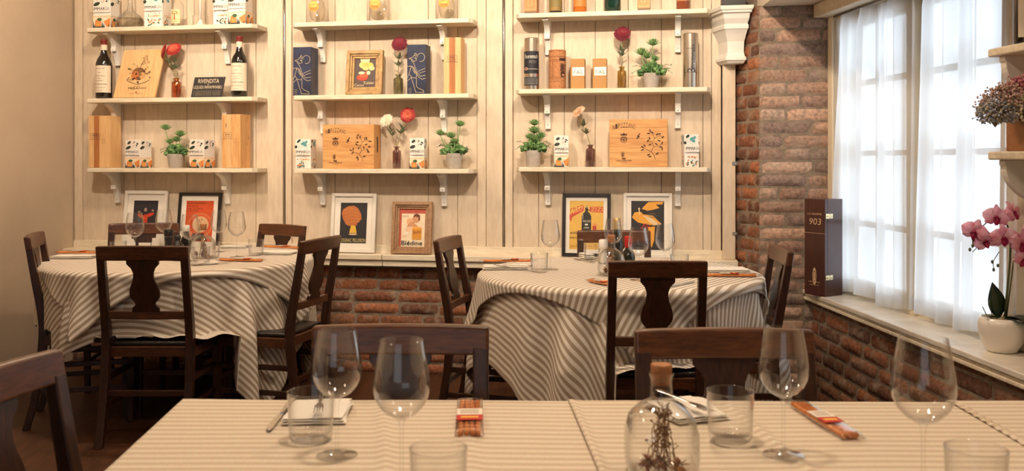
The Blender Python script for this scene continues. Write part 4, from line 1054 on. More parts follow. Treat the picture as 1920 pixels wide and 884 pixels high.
# ---- wooden wine boxes
def burn(): return ink(70, 42, 24)
def tall_box(bay, lv, px0, px1, y0, y1, lab, m, rz=0.0, split=0.0, dp=0.105, d=0.09, mark=0.62):
    px = (px0 + px1) / 2; z = ZL[bay][lv]; w_ = span(px0, px1, d + 0.05); h = hgt(px, y0, y1, d + 0.05)
    r = onshelf('wine_box', lab, 'wine box', px, d, z, 'tall wooden wine boxes', rz)
    b = MB(); b.box((0, 0.004, h / 2), (w_, dp - 0.008, h), m)
    b.build('body', r, bevel=0.002)
    b = MB(); n = 3 if not split else 4; e = [i / n for i in range(n + 1)]
    for i in range(n):
        b.box((-w_ / 2 + (e[i] + e[i + 1]) / 2 * w_, -dp / 2 + 0.001, h / 2), (w_ / n - 0.0004, 0.006, h - 0.003), (m, PINEX, m, m)[i] if not (i == 1 and m is PINEK) else PINE)
    b.build('lid', r, bevel=0.0008, seg=1)
    a = Art(-w_ / 2, 0, w_, h, y=-dp / 2 - 0.0022, step=0.0002); K = burn(); cu = 0.32 if split else 0.5; q = 0.22 if split else 0.28
    v = mark
    a.line([(cu - q, v + 0.025), (cu - q * .7, v + 0.04), (cu + q * .7, v + 0.04), (cu + q, v + 0.025), (cu + q, v - 0.025), (cu + q * .7, v - 0.04), (cu - q * .7, v - 0.04), (cu - q, v - 0.025), (cu - q, v + 0.025)], 0.0016, K)
    a.text('IPWI', cu - q * .6, v - 0.02, cu + q * .6, v + 0.02, K); a.text('PREMIUM WINES', cu - q * 1.15, v - 0.085, cu + q * 1.15, v - 0.065, K)
    if split: a.line([(0.66, 0.47), (0.76, 0.47), (0.76, 0.55), (0.66, 0.55), (0.66, 0.47)], 0.001, K)
    a.build('stamped_mark', r)
    return r
tall_box('left', 0, 176, 218, 216, 314, 'tall pale wooden wine box with an oval mark, left on the lowest left shelf', PINE, split=1, rz=-0.06)
tall_box('left', 0, 424, 462, 213, 314, 'tall knotty wooden wine box at the right end of the lowest left shelf', PINEK, split=1, rz=-0.12)
tall_box('middle', 1, 836, 868, 65, 171, 'tall striped pine wine box at the right end of the second middle shelf', PINE, mark=0.64)

def case(bay, lv, px0, px1, y0, y1, lab, seed, dp=0.12, d=0.085):
    px = (px0 + px1) / 2; z = ZL[bay][lv]; w_ = span(px0, px1, d + dp / 2); h = hgt(px, y0, y1, d + dp / 2)
    r = onshelf('wine_case', lab, 'wine case', px, d, z, 'flat wooden wine cases')
    b = MB()
    for (x0, x1) in ((-w_ / 2, -w_ / 2 + 0.012), (w_ / 2 - 0.012, w_ / 2)): b.box(((x0 + x1) / 2, 0.004, h / 2), (x1 - x0, dp - 0.008, h), PINEH)
    for zz in (0.006, h - 0.006): b.box((0, 0.004, zz), (w_ - 0.024, dp - 0.008, 0.012), PINEH)
    b.box((0, dp / 2 - 0.004, h / 2), (w_ - 0.024, 0.008, h - 0.024), PINEH); b.build('carcass', r, bevel=0.001, seg=1)
    b = MB(); e = [0, .30, .60, .82, 1.0]
    for i in range(4): b.box((0, -dp / 2 - 0.001, h * (e[i] + e[i + 1]) / 2), (w_, 0.008, h * (e[i + 1] - e[i]) - 0.0005), PINEH)
    b.build('lid', r, bevel=0.0008, seg=1)
    a = Art(-w_ / 2, 0, w_, h, y=-dp / 2 - 0.0053, step=0.0002); K = burn()
    # arched title
    t = 'NIPOZZANO'; n = len(t)
    for i, c in enumerate(t):
        u = 0.06 + 0.40 * i / n; arc = 0.05 * (1 - (2 * (i + .5) / n - 1) ** 2); a.text(c, u, 0.775 + arc, u + 0.035, 0.875 + arc, K); a.k -= 1
    # small crest with a ring of dots
    a.ell(0.25, 0.58, 0.052, 0.052, K); a.ell(0.25, 0.575, 0.036, 0.036, ink(196, 144, 86)); a.ell(0.25, 0.575, 0.018, 0.022, K)
    for k in range(14):
        w2 = 2 * PI * k / 14; a.ell(0.25 + 0.060 * math.cos(w2), 0.575 + 0.060 * w_ / h * math.sin(w2), 0.008, 0.008, K, n=6); a.k -= 1
    a.poly([(0.20, 0.66), (0.19, 0.71), (0.22, 0.685), (0.25, 0.72), (0.28, 0.685), (0.31, 0.71), (0.30, 0.66)], K)
    # vine branch with leaves
    rr = random.Random(seed)
    trunk = [(0.79, 0.17), (0.77, 0.25), (0.72, 0.32), (0.76, 0.42), (0.74, 0.52), (0.78, 0.60), (0.74, 0.70)]
    a.line(trunk, 0.002, K); a.line([(0.72, 0.32), (0.62, 0.38), (0.56, 0.42)], 0.0016, K); a.line([(0.76, 0.42), (0.86, 0.44), (0.91, 0.50)], 0.0016, K); a.line([(0.78, 0.60), (0.86, 0.66), (0.92, 0.62)], 0.0016, K); a.line([(0.74, 0.52), (0.66, 0.55)], 0.0016, K); a.line([(0.74, 0.70), (0.70, 0.76)], 0.0014, K)
    for (u, v) in ((0.56, 0.42), (0.58, 0.36), (0.60, 0.45), (0.66, 0.55), (0.69, 0.60), (0.70, 0.47), (0.91, 0.50), (0.88, 0.42), (0.90, 0.38), (0.92, 0.62), (0.87, 0.69), (0.82, 0.68), (0.74, 0.72), (0.70, 0.76), (0.68, 0.70), (0.68, 0.26), (0.70, 0.22), (0.82, 0.28), (0.80, 0.48), (0.85, 0.55)):
        a.ell(u + rr.uniform(-.01, .01), v, 0.030, 0.013, K, rr.uniform(0, 3.1), 8); a.k -= 1
    a.leafs([(0.50, 0.64, 0.020, 0.030, 0.3), (0.52, 0.69, 0.022, 0.012, 0.8), (0.48, 0.60, 0.018, 0.012, 2.2)], K)
    a.text('FRESCOBALDI', 0.12, 0.125, 0.38, 0.155, K); a.text('TOSCANA', 0.19, 0.09, 0.31, 0.105, K); a.poly([(0.22, 0.17), (0.22, 0.20), (0.25, 0.185), (0.28, 0.20), (0.28, 0.17)], K)
    a.build('stamped_print', r)
    if seed == 1:
        b = MB(); b.box((w_ / 2 + 0.0004, 0.0, h * 0.55), (0.0008, 0.02, 0.09), ink(58, 36, 22)); b.build('hand_slot', r)
    return r
case('middle', 0, 612, 708, 232, 315, 'flat wooden wine case stamped with a vine branch on the lowest middle shelf', 1)
case('right', 0, 1143, 1252, 224, 314, 'flat wooden wine case stamped with a vine branch on the lowest right shelf', 2)

# leaning Perano board
z = ZL['left'][1]; h = 0.315; w_ = span(224, 302, 0.12)
r = onshelf('crest_board', 'pine board printed with an ornate crest, leaning on the second left shelf', 'wooden board', 263, 0.125, z, rx=-0.22)
r.location.x -= 0.03
b = MB(); b.prism([(-w_ / 2 - 0.012, 0.006), (w_ / 2 - 0.012, 0.006), (w_ / 2 + 0.02, h), (-w_ / 2 + 0.02, h)], 0.0, 0.014, PINE); b.build('panel', r, bevel=0.0015, seg=1)
a = Art(-w_ / 2, 0, w_, h, y=-0.0002, step=0.0002); K = ink(58, 40, 28); rr = random.Random(4)
a.ell(0.50, 0.50, 0.17, 0.13, ink(120, 84, 50)); a.ell(0.42, 0.47, 0.09, 0.09, ink(186, 110, 56)); a.ell(0.60, 0.46, 0.07, 0.07, ink(196, 150, 96))
for s in (-1, 1):
    for k in range(11):
        cu, cv = 0.51 + s * rr.uniform(0.09, 0.27), rr.uniform(0.36, 0.66); q = rr.uniform(0.018, 0.04)
        a.line([(cu + q * (1 - j * 0.07) * math.cos(j * 0.75 + k), cv + q * 0.62 * (1 - j * 0.07) * math.sin(j * 0.75 + k)) for j in range(11)], 0.0018, K); a.k -= 1
a.line([(0.24, 0.36), (0.34, 0.33), (0.42, 0.30), (0.52, 0.28), (0.62, 0.31), (0.70, 0.33), (0.78, 0.37)], 0.003, K)
for (u, v) in ((0.60, 0.76), (0.66, 0.80), (0.56, 0.70), (0.62, 0.72), (0.70, 0.74), (0.64, 0.86), (0.58, 0.82), (0.36, 0.70), (0.44, 0.66)):
    a.line([(u - .03, v - .02), (u, v + .015), (u + .03, v - .01), (u + .01, v - .03)], 0.0022, K); a.k -= 1
a.line([(0.53, 0.60), (0.55, 0.70), (0.60, 0.78)], 0.003, K)
for k in range(8): a.ell(0.42 + 0.02 * k, 0.41 + 0.10 * math.sin(k), 0.03, 0.012, K, k, 8); a.k -= 1
a.text('TENUTA', 0.42, 0.235, 0.58, 0.252, K); a.text('PERANO', 0.30, 0.185, 0.72, 0.225, K); a.text('FRESCOBALDI', 0.34, 0.085, 0.66, 0.105, ink(150, 70, 40)); a.ell(0.50, 0.125, 0.03, 0.010, ink(150, 70, 40))
a.build('printed_crest', r)

# ---- wine bottles
WGL = M('dark_wine_glass', hexc(22, 20, 18), 0.08, coat=0.6)
LABEL = M('cream_label', hexc(226, 212, 188), 0.7, var=0.05, vscale=(40, 40, 40))
def wine_bottle(px, y0, y1, lab, d=0.10):
    z = ZL['left'][1]; h = hgt(px, y0, y1, d); k = h / 0.33; q = 0.0415 * k * 1.05
    r = onshelf('wine_bottle', lab, 'wine bottle', px, d, z, 'dark red wine bottles')
    b = MB(); b.lathe([(q * .6, 0.004), (q * .9, 0.0), (q, 0.006), (q, 0.185 * k), (q * .97, 0.200 * k), (q * .80, 0.222 * k), (q * .50, 0.243 * k), (q * .38, 0.262 * k), (q * .36, 0.29 * k)], WGL, n=36); b.build('glass_body', r)
    b = MB(); b.lathe([(q * .385, 0.272 * k), (q * .385, 0.302 * k)], LABEL, n=24); b.build('neck_label', r)
    b = MB(); b.lathe([(q * .39, 0.302 * k), (q * .40, 0.306 * k), (q * .38, 0.320 * k), (q * .40, 0.322 * k), (q * .40, 0.330 * k), (q * .36, 0.332 * k)], ink(120, 28, 20), n=24); b.build('capsule', r)
    a = Art(-q * 1.5, 0.034 * k, q * 3.0, 0.150 * k, bend=q, step=0.0003)
    a.rect(0, 0, 1, 1, LABEL); T = ink(60, 40, 30)
    for (t, v, w2, hh) in (('Quintarelli', .86, .42, .05), ('1998', .72, .12, .03), ('VALPOLICELLA', .60, .50, .035), ('CLASSICO', .50, .22, .025), ('SUPERIORE', .42, .30, .025), ('Quintarelli Giuseppe', .28, .62, .055), ('NEGRAR VERONA', .17, .48, .025), ('ITALIA', .06, .3, .02)):
        a.text(t, .5 - w2 / 2, v, .5 + w2 / 2, v + hh, T)
    a.build('front_label', r)
wine_bottle(195, 71, 182, 'dark wine bottle with cream label at the left end of the second left shelf')
wine_bottle(449, 65, 179, 'dark wine bottle with cream label at the right end of the second left shelf')

# ---- flowers
def petal(mb, c, out, up, L_, w_, m, cup=0.8):
    c = Vector(c); out = Vector(out).normalized(); up = Vector(up).normalized(); side = out.cross(up).normalized(); vs = []; fs = []
    for j in range(4):
        t = j / 3.0
        for i in range(4):
            s_ = i / 3.0 * 2 - 1; wd = w_ * 0.5 * math.sin(PI * (0.18 + 0.70 * t)) ; e = L_ * (math.sin(t * cup * 1.5) / 1.0); u_ = L_ * (t * (1 - 0.35 * t) + 0.0)
            vs.append(c + out * (e * 0.75 - 0.12 * L_ * s_ * s_) + up * (u_ * 0.75 * cup) + side * (wd * s_))
    for j in range(3):
        for i in range(3): a = j * 4 + i; fs.append((a, a + 1, a + 5, a + 4))
    mb.add(vs, fs, m, True)
def bloom(parent, c, R, cols, seed, face=(0, -0.6, 0.8), frill=1.0, open_=1.0):
    rr = random.Random(seed); f = Vector(face).normalized(); a1 = f.cross(Vector((1, 0, 0.1))).normalized(); a2 = f.cross(a1).normalized(); mb = MB(); c = Vector(c)
    rings = ((0.08, 6, 0.30), (0.20, 10, 0.34), (0.33, 14, 0.38), (0.46, 18, 0.42), (0.60, 22, 0.44), (0.72, 24, 0.44), (0.82, 24, 0.38))
    for k, (q, n, s_) in enumerate(rings):
        for i in range(n):
            a = 2 * PI * (i + 0.5 * (k % 2)) / n + rr.uniform(-.15, .15); o = a1 * math.cos(a) + a2 * math.sin(a)
            up = (f * (1.25 - 1.15 * q * open_) + o * (0.15 + 1.1 * q * open_)).normalized(); base = c + o * (R * q * 0.55) - f * (R * (0.25 + 0.25 * q * q) * 0.8)
            petal(mb, base, o * (0.2 + q) - f * (0.25 * q), up, R * s_ * 1.5 * rr.uniform(.85, 1.12), R * 0.50 * frill * rr.uniform(.85, 1.1), cols[min(len(cols) - 1, k * len(cols) // len(rings))])
    return mb.build('bloom', parent, recalc=False, solid=0.0006)
def vase_flowers(bay, lv, px, y0, y1, wpx, lab, gm, blooms, leaves=(), d=0.09, vlabel=''):
    z = ZL[bay][lv]; h = hgt(px, y0, y1, d); x_, Y = WXY(WU(px, d), d); R = wpx / 2 / F * Y
    v = onshelf('bud_vase', lab, 'vase', px, d, z, 'little coloured glass bud vases')
    b = MB(); pr = [(R * .9, 0.0005), (R, 0.003), (R, h * .76), (R * .94, h * .80), (R * .55, h * .84), (R * .48, h * .88), (R * .50, h * .93), (R * .74, h * .96), (R * .76, h * .985), (R * .52, h)]
    b.lathe(pr, gm, n=28, capt=False); b.lathe([(R * .44, h), (R * .42, h * .86), (R * .86, h * .76), (R * .9, 0.006), (0.0005, 0.006)], gm, n=28, capb=False, capt=False); b.build('vessel', v)
    for i, (bx, by, br, cols, seed, flab, face) in enumerate(blooms):
        fl = onshelf('cut_flower', flab, 'flower', px, d, z, None)
        dx = (bx - px) / F * Y / CT; dz = hgt(px, by, y1, d); rad = br / F * Y
        sm = STEMG; b = MB(); base = Vector((0.003 * (i * 2 - 1), 0, 0.012)); top = Vector((dx, 0.0, dz - rad * 0.5)); mid = Vector((dx * 0.25, 0.002, h * 1.02 + (dz - h) * .3))
        mid2 = base.lerp(top, 0.5); neck = Vector((0.002 * (i * 2 - 1), 0, h))
        pts = [base, neck * 0.999, neck.lerp(top, 0.35) + Vector((-dx * 0.10, 0, 0)), neck.lerp(top, 0.7) + Vector((-dx * 0.10, 0, 0)), top]
        b.tube(pts, [0.0024, 0.0024, 0.0022, 0.002, 0.0018], sm, n=8); b.build('stem', fl)
        b = MB(); rr = random.Random(seed)
        for (t, n) in leaves:
            p = neck.lerp(top, t) + Vector((-dx * 0.08, 0, 0))
            for k in range(n):
                a = 2 * PI * k / n + rr.uniform(-.4, .4); b.leaf(p, (math.cos(a), math.sin(a) * 0.5, 0.65), 0.05 * rr.uniform(.7, 1.1), 0.020, LEAFG, bend=-0.15, n=5)
        if leaves: b.build('leaves', fl, recalc=False)
        bloom(fl, (dx, -0.004, dz), rad, cols, seed, face)
RED3 = [ink(206, 96, 72), ink(184, 54, 48), ink(166, 42, 40)]; CRIM = [ink(120, 16, 36), ink(104, 10, 32), ink(122, 14, 40)]; WHT = [ink(236, 226, 196), ink(240, 234, 214), ink(232, 222, 200)]; PAL = [ink(226, 178, 140), ink(236, 208, 178), ink(228, 204, 180)]
AMB = thin_glass('amber_glass', (0.86, 0.52, 0.26), base=0.06, edge=2.0, darken=0.3); SMK = thin_glass('smoky_green_glass', (0.74, 0.74, 0.62), base=0.07, edge=2.0, darken=0.3)
PUR = thin_glass('smoky_purple_glass', (0.70, 0.57, 0.57), base=0.07, edge=2.0, darken=0.3); HON = thin_glass('honey_glass', (0.88, 0.78, 0.52), base=0.07, edge=2.0, darken=0.25)
vase_flowers('left', 1, 331, 143, 181, 18, 'amber glass bud vase on the second left shelf before the wine box lid', AMB,
    [(302, 91, 13, RED3, 1, 'red flower on the left in the amber vase', (-0.7, -0.6, 0.2)), (324, 86, 14, RED3, 2, 'larger coral red flower on the right in the amber vase', (0, -0.8, 0.5))], ((.35, 4), (.6, 4)))
vase_flowers('middle', 1, 747, 134, 173, 18, 'smoky green glass bud vase on the second middle shelf', SMK, [(749, 75, 14, CRIM, 3, 'crimson flower in the smoky green vase on the middle shelf', (0.1, -0.8, 0.35))], ((.3, 5), (.55, 5)))
vase_flowers('middle', 0, 744, 272, 314, 16, 'purple glass bud vase holding white and red flowers on the lowest middle shelf', PUR,
    [(722, 221, 13, WHT, 4, 'creamy white flower in the purple vase on the lowest middle shelf', (-0.3, -0.8, 0.4)), (764, 212, 14, RED3, 5, 'coral red flower in the purple vase on the lowest middle shelf', (0, -1, 0.25))], ((.45, 5), (.62, 3)))
vase_flowers('right', 1, 1166, 123, 165, 17, 'honey coloured glass bud vase on the second right shelf', HON, [(1167, 59, 15, CRIM, 6, 'crimson flower in the honey coloured vase on the right shelf', (0.0, -0.8, 0.4))], ((.35, 5), (.5, 4)))
vase_flowers('right', 0, 1107, 271, 313, 18, 'purple glass bud vase with one pale flower on the lowest right shelf', PUR, [(1082, 207, 14, PAL, 7, 'pale peach flower in the purple vase on the lowest right shelf', (-0.5, -0.5, 0.6))], ((.35, 5), (.6, 4)))

# ---- potted artificial succulents
def succulent(bay, lv, px, y0, y1, w0, w1, lab, seed, tops, spread=0.055, d=0.095, trailing=1.0):
    rr = random.Random(seed); z = ZL[bay][lv]; x_, Y = WXY(WU(px, d), d); h = hgt(px, y0, y1, d); R1 = w1 / 2 / F * Y; R0 = w0 / 2 / F * Y
    r = onshelf('potted_succulent', lab, 'potted plant', px, d, z, 'potted succulents on the shelves')
    b = MB(); b.lathe([(R0, 0.0), (R0 * 1.05, 0.003), (R1 * .98, h * .96), (R1, h), (R1 * .9, h), (R1 * .86, h * .9)], POTG, n=32, capt=False); b.build('pot', r)
    b = MB(); b.lathe([(0.001, h * .88), (R1 * .88, h * .90)], SOIL, n=24, capb=False, capt=False); b.build('soil', r)
    b = MB(); b2 = MB()
    for (tx, ty, q) in tops:
        dx = (tx - px) / F * Y / CT; dz = hgt(px, ty, y1, d); top = Vector((dx, rr.uniform(-.01, .01), dz - q * 0.3)); base = Vector((dx * 0.15, 0, h * .9))
        b2.tube([base, base.lerp(top, .5) + Vector((dx * 0.12, 0, 0)), top], [0.0032, 0.0028, 0.0022], LEAF1, n=7)
        n = 40
        for k in range(n):
            a = k * 2.399; t = k / n; e = 0.25 + 1.15 * (1 - t) ; dr = Vector((math.cos(a) * math.sin(e), math.sin(a) * math.sin(e), math.cos(e)))
            b.leaf(top + Vector((0, 0, 0.006 * t)), dr, q * (0.7 + 0.6 * (1 - t)), q * 0.42, LEAF1, bend=-0.2, n=5, thick=0.4)
    # low round leaves and trailing sprays
    for k in range(120):
        a = rr.uniform(0, 2 * PI); q = rr.uniform(0.1, 1.0); c = Vector((math.cos(a) * spread * q, math.sin(a) * spread * q * 0.62, h + rr.uniform(-0.006, 0.060) * (1.15 - q * .8)))
        dr = Vector((math.cos(a), math.sin(a) * .5, rr.uniform(-.3, 1.0))); b.leaf(c - dr * 0.010, dr, rr.uniform(.022, .032), rr.uniform(.020, .030), LEAF2 if rr.random() < .6 else LEAF1, bend=0.2, n=5, thick=0.2, shape=0.8, up=(rr.uniform(-.6, .6), -1, rr.uniform(-.2, .9)))
        if k % 3 == 0: b2.tube([Vector((0, 0, h * .92)), Vector((c.x * .5, c.y * .5, c.z + .01)), c], 0.0011, LEAFG, n=5)
    for k in range(int(5 * trailing)):
        a = rr.choice((rr.uniform(-.5, .5), PI + rr.uniform(-.5, .5))); e = Vector((math.cos(a) * (spread + .03), math.sin(a) * .03 - .01, h + rr.uniform(0.0, .05))); s0 = Vector((math.cos(a) * .02, 0, h))
        pts = [s0.lerp(e, t) + Vector((0, 0, .022 * math.sin(t * PI))) for t in (0, .33, .66, 1)]; b2.tube(pts, .0009, LEAFG, n=5)
        for t in (0.5, .7, .85, 1.0): b.leaf(s0.lerp(e, t) + Vector((0, 0, .022 * math.sin(t * PI))), (rr.uniform(-1, 1), -0.3, rr.uniform(-.5, 1)), .011, .007, LEAF2, n=3)
    # upright blades
    for k in range(7):
        a = rr.uniform(0, 6.28); b.leaf((math.cos(a) * .015, math.sin(a) * .012, h * .95), (math.cos(a) * .45, math.sin(a) * .3, 1), rr.uniform(.06, .10), .008, LEAF1, bend=0.12, n=5)
    b.build('foliage', r, recalc=False); b2.build('stems', r)
succulent('left', 0, 330, 289, 315, 24, 33, 'potted green succulent in a grey pot on the lowest left shelf', 1, [(310, 240, .036), (337, 252, .040), (330, 262, .034), (318, 266, .03)], spread=.068)
succulent('middle', 0, 852, 285, 314, 24, 33, 'potted green succulent in a grey pot at the right end of the lowest middle shelf', 2, [(862, 230, .036), (824, 247, .034), (846, 252, .036), (852, 262, .03)], spread=.072)
succulent('right', 1, 1221, 135, 163, 23, 33, 'potted green succulent in a grey pot on the second right shelf', 3, [(1224, 78, .040), (1203, 95, .042), (1213, 102, .036), (1228, 108, .03)], spread=.082)
succulent('right', 0, 1000, 283, 314, 24, 31, 'potted bushy succulent in a grey pot at the left end of the lowest right shelf', 4, [(1002, 232, .036), (1002, 246, .042), (1014, 256, .036), (994, 258, .034), (1006, 262, .036)], spread=.072)

# ---- enamel notice
z = ZL['left'][1]; w_ = span(359, 417, .11); h = 0.130
r = onshelf('enamel_sign', 'small black notice with pale lettering RIVENDITA leaning on the second left shelf', 'sign', 388, 0.12, z, rx=-0.20); SB = ink(36, 32, 30); SC = ink(214, 200, 172)
b = MB(); b.prism([(-w_ / 2 - .006, 0.004), (w_ / 2 - .006, 0.004), (w_ / 2 + .006, h), (-w_ / 2 + .006, h)], 0, .006, SB); b.build('plate', r, bevel=.002)
a = Art(-w_ / 2, 0, w_, h, y=-.0003, step=.0002); a.text('RIVENDITA', .17, .70, .84, .90, SC); a.text('DI', .47, .62, .53, .66, SC); a.text('LIQUIDI INFIAMMABILI', .04, .40, .95, .58, SC)
for k, t in enumerate(('AUTORIZZAZIONE DELLA AUTORITA', 'DI PUBBLICA SICUREZZA COMUNALE', 'A TERMINI DI LEGGE VIGENTE')): a.text(t, .04, .28 - k * .09, .92, .33 - k * .09, ink(150, 140, 122))
for (u, v) in ((.04, .94), (.97, .95)): a.ell(u, v, .012, .012, ink(170, 150, 120))
a.build('lettering', r)

# ---- dark blue cartons with a pale line drawing
NAVY = M('night_blue_carton', hexc(38, 48, 82), 0.45, col2=hexc(22, 26, 46), vscale=(9, 9, 9)); LN = ink(206, 190, 150)
def blue_box(px0, px1, y0, y1, lab, d=.09):
    px = (px0 + px1) / 2; z = ZL['middle'][1]; w_ = span(px0, px1, d + .04); h = hgt(px, y0, y1, d + .04); dp = w_ * .95
    r = onshelf('bottle_carton', lab, 'carton', px, d, z, 'night blue cartons with line drawings'); b = MB(); b.box((0, 0, h / 2), (w_, dp, h), NAVY); b.build('carton', r, bevel=.0015, seg=1)
    a = Art(-w_ / 2, 0, w_, h, y=-dp / 2, step=.0002); q = .0022
    a.line([(.86 + .20 * math.cos(t) - .12, .74 + .085 * math.sin(t)) for t in [i * .45 - 1.9 for i in range(12)]], q, LN)
    a.line([(.40, .79), (.30, .745), (.10, .72), (.28, .70), (.36, .66), (.52, .68)], q, LN); a.line([(.40, .80), (.46, .83), (.52, .79), (.46, .76), (.40, .80)], q, LN); a.line([(.40, .73), (.50, .73), (.50, .70), (.40, .73)], q, LN)
    a.line([(.22, .69), (.36, .62), (.50, .48), (.62, .40), (.70, .36), (1.0, .38)], q, LN); a.line([(0, .56), (.22, .57), (.48, .45), (.62, .34), (.80, .30), (1.0, .32)], q, LN)
    a.line([(.22, .57), (.12, .42), (0, .32)], q, LN); a.line([(.12, .40), (.26, .34), (.42, .32), (.52, .36), (.48, .45)], q, LN); a.line([(.0, .26), (.22, .34)], q, LN)
    a.line([(.22, .34), (.36, .18), (.42, .10), (.48, .03)], q, LN); a.line([(.50, .33), (.50, .16), (.60, .12), (.88, .07), (.90, .03), (.46, .04)], q, LN); a.line([(.60, .46), (.98, .52)], q, LN); a.line([(.66, .42), (.98, .46)], q, LN)
    a.line([(.30, .50), (.44, .41), (.40, .52), (.30, .56)], q, LN)
    for k in range(4): a.line([(.08, .03 + k * .03), (.24, .035 + k * .03)], .0012, LN)
    a.build('line_drawing', r); return r
blue_box(556, 590, 84, 175, 'night blue carton with a line drawing at the left of the second middle shelf')
blue_box(768, 803, 79, 172, 'night blue carton with a pale line drawing right of the crimson flower')

# ---- framed pictures
def frame(name, lab, px0, px1, y0, y1, m, bw, mat_m, mat_w, art, z, d, tilt=.13, moulding=False, group='framed posters on the ledge', lean=0.0):
    px = (px0 + px1) / 2; w_ = span(px0, px1, d); h = hgt(px, y0, y1, d) / math.cos(tilt)
    r = onshelf(name, lab, 'framed poster', px, d, z, group, rx=-tilt)
    b = MB(); t = .018
    def prof(x0, z0, x1, z1, wd, yf, yb):
        b.prism([(x0, z0), (x1, z0), (x1 - wd, z0 + wd), (x0 + wd, z0 + wd)], yf, yb, m); b.prism([(x0, z1), (x0 + wd, z1 - wd), (x1 - wd, z1 - wd), (x1, z1)], yf, yb, m)
        b.prism([(x0, z0), (x0 + wd, z0 + wd), (x0 + wd, z1 - wd), (x0, z1)], yf, yb, m); b.prism([(x1, z0), (x1, z1), (x1 - wd, z1 - wd), (x1 - wd, z0 + wd)], yf, yb, m)
    if moulding:
        prof(-w_ / 2, .004, w_ / 2, h, bw * .45, -.012, t); prof(-w_ / 2 + bw * .45, .004 + bw * .45, w_ / 2 - bw * .45, h - bw * .45, bw * .25, -.004, t); prof(-w_ / 2 + bw * .7, .004 + bw * .7, w_ / 2 - bw * .7, h - bw * .7, bw * .3, .003, t)
    else: prof(-w_ / 2, .004, w_ / 2, h, bw, 0, t)
    b.build('frame', r, bevel=.0015, seg=1)
    iw, ih = w_ - 2 * bw, h - .004 - 2 * bw
    b = MB(); b.box((0, .0125, .004 + bw + ih / 2), (iw + .004, .003, ih + .004), mat_m); b.build('mount' if mat_w else 'backing', r)
    a = Art(-iw / 2 + mat_w, .004 + bw + mat_w, iw - 2 * mat_w, ih - 2 * mat_w, y=.0108, step=.0002); art(a); a.build('print', r)
    return r
MOUNT = M('white_mount_card', hexc(228, 222, 210), .8)
WFR = M('white_frame', hexc(226, 220, 208), .45, var=.06, vscale=(20, 20, 20))
def art_red_figure(a):
    a.rect(0, 0, 1, 1, ink(42, 38, 44)); R1 = ink(196, 62, 36); O = ink(214, 92, 44)
    a.ell(.50, .50, .10, .14, R1); a.ell(.36, .58, .20, .045, O, -.45); a.ell(.66, .62, .22, .045, R1, .35); a.ell(.50, .27, .36, .11, R1); a.ell(.42, .24, .22, .06, O, .2); a.ell(.62, .31, .20, .05, O, -.2); a.ell(.50, .76, .06, .05, ink(170, 140, 120)); a.ell(.24, .70, .05, .03, ink(150, 130, 116)); a.ell(.80, .74, .05, .03, ink(150, 130, 116)); a.text('PUBLI', .2, .04, .8, .11, ink(200, 180, 140))
def art_orange(a):
    O = ink(206, 82, 36); a.rect(0, 0, 1, 1, O); K = ink(90, 32, 20)
    a.text('JAMES BERNARDI', .03, .91, .74, .955, K); a.text('UN NOIR', .03, .84, .44, .885, K); a.text('PUR COMME', .03, .785, .62, .82, K); a.text('LE BITTER', .03, .735, .46, .77, K)
    a.ell(.54, .40, .46, .30, ink(206, 120, 70)); a.ell(.54, .40, .40, .26, O); a.ell(.56, .42, .30, .20, ink(216, 176, 134)); a.ell(.52, .52, .02, .014, ink(40, 30, 30)); a.ell(.60, .54, .02, .014, ink(40, 30, 30)); a.ell(.55, .47, .03, .01, ink(40, 30, 30)); a.poly([(.2, .02), (.3, .2), (.7, .2), (.85, .02)], ink(60, 34, 30))
def art_barrel(a):
    a.rect(0, 0, 1, 1, ink(42, 38, 42)); B = ink(184, 108, 54); L2 = ink(214, 150, 84)
    a.poly([(.04, .74), (.10, .84), (.28, .91), (.50, .93), (.66, .86), (.78, .72), (.80, .60), (.70, .52), (.56, .46), (.34, .42), (.22, .46), (.10, .60)], B)
    for k in range(5): a.line([(.12 + k * .03, .80 - k * .075), (.40 + k * .02, .86 - k * .08), (.66 + k * .02, .80 - k * .07)], .0015, L2)
    Yl = ink(222, 176, 60); a.poly([(.36, .25), (.42, .44), (.58, .44), (.64, .25)], Yl); SK = ink(226, 200, 160)
    a.ell(.50, .22, .16, .018, SK); a.ell(.60, .47, .05, .03, ink(196, 96, 48))
    a.text('COGNAC PELLISSON', -.0 + .02, .03, .98, .115, ink(220, 202, 130))
def art_bledine(a):
    a.rect(0, 0, 1, 1, ink(184, 84, 66)); C1 = ink(236, 218, 186); a.rect(.08, 0.0, .98, .88, C1); S = ink(206, 150, 108); H = ink(110, 60, 38)
    a.text('FARINE', .12, .81, .34, .83, H); a.text('SPECIALE', .12, .78, .34, .80, H)
    a.ell(.64, .74, .15, .11, S); a.poly([(.52, .78), (.56, .86), (.66, .88), (.78, .84), (.79, .72), (.72, .68), (.72, .78), (.60, .80)], H); a.ell(.40, .66, .13, .10, ink(226, 176, 132)); a.ell(.44, .58, .16, .06, S, .6); a.ell(.60, .55, .14, .05, S, -.6); a.ell(.28, .38, .14, .05, ink(240, 226, 204), .9); a.ell(.36, .46, .12, .06, ink(236, 196, 160), .8); a.ell(.20, .28, .10, .03, ink(232, 196, 164), .1)
    T = ink(214, 146, 48); a.rect(.50, .20, .86, .50, T); a.ell(.68, .50, .18, .03, ink(232, 172, 76)); a.text('Bledine', .54, .33, .84, .42, H, rise=.03); a.rect(.50, .19, .86, .21, ink(230, 170, 70))
    K = ink(30, 24, 24); a.text('Blédine', .10, .035, .90, .155, K); a.text('Blédine', .105, .035, .905, .155, K)
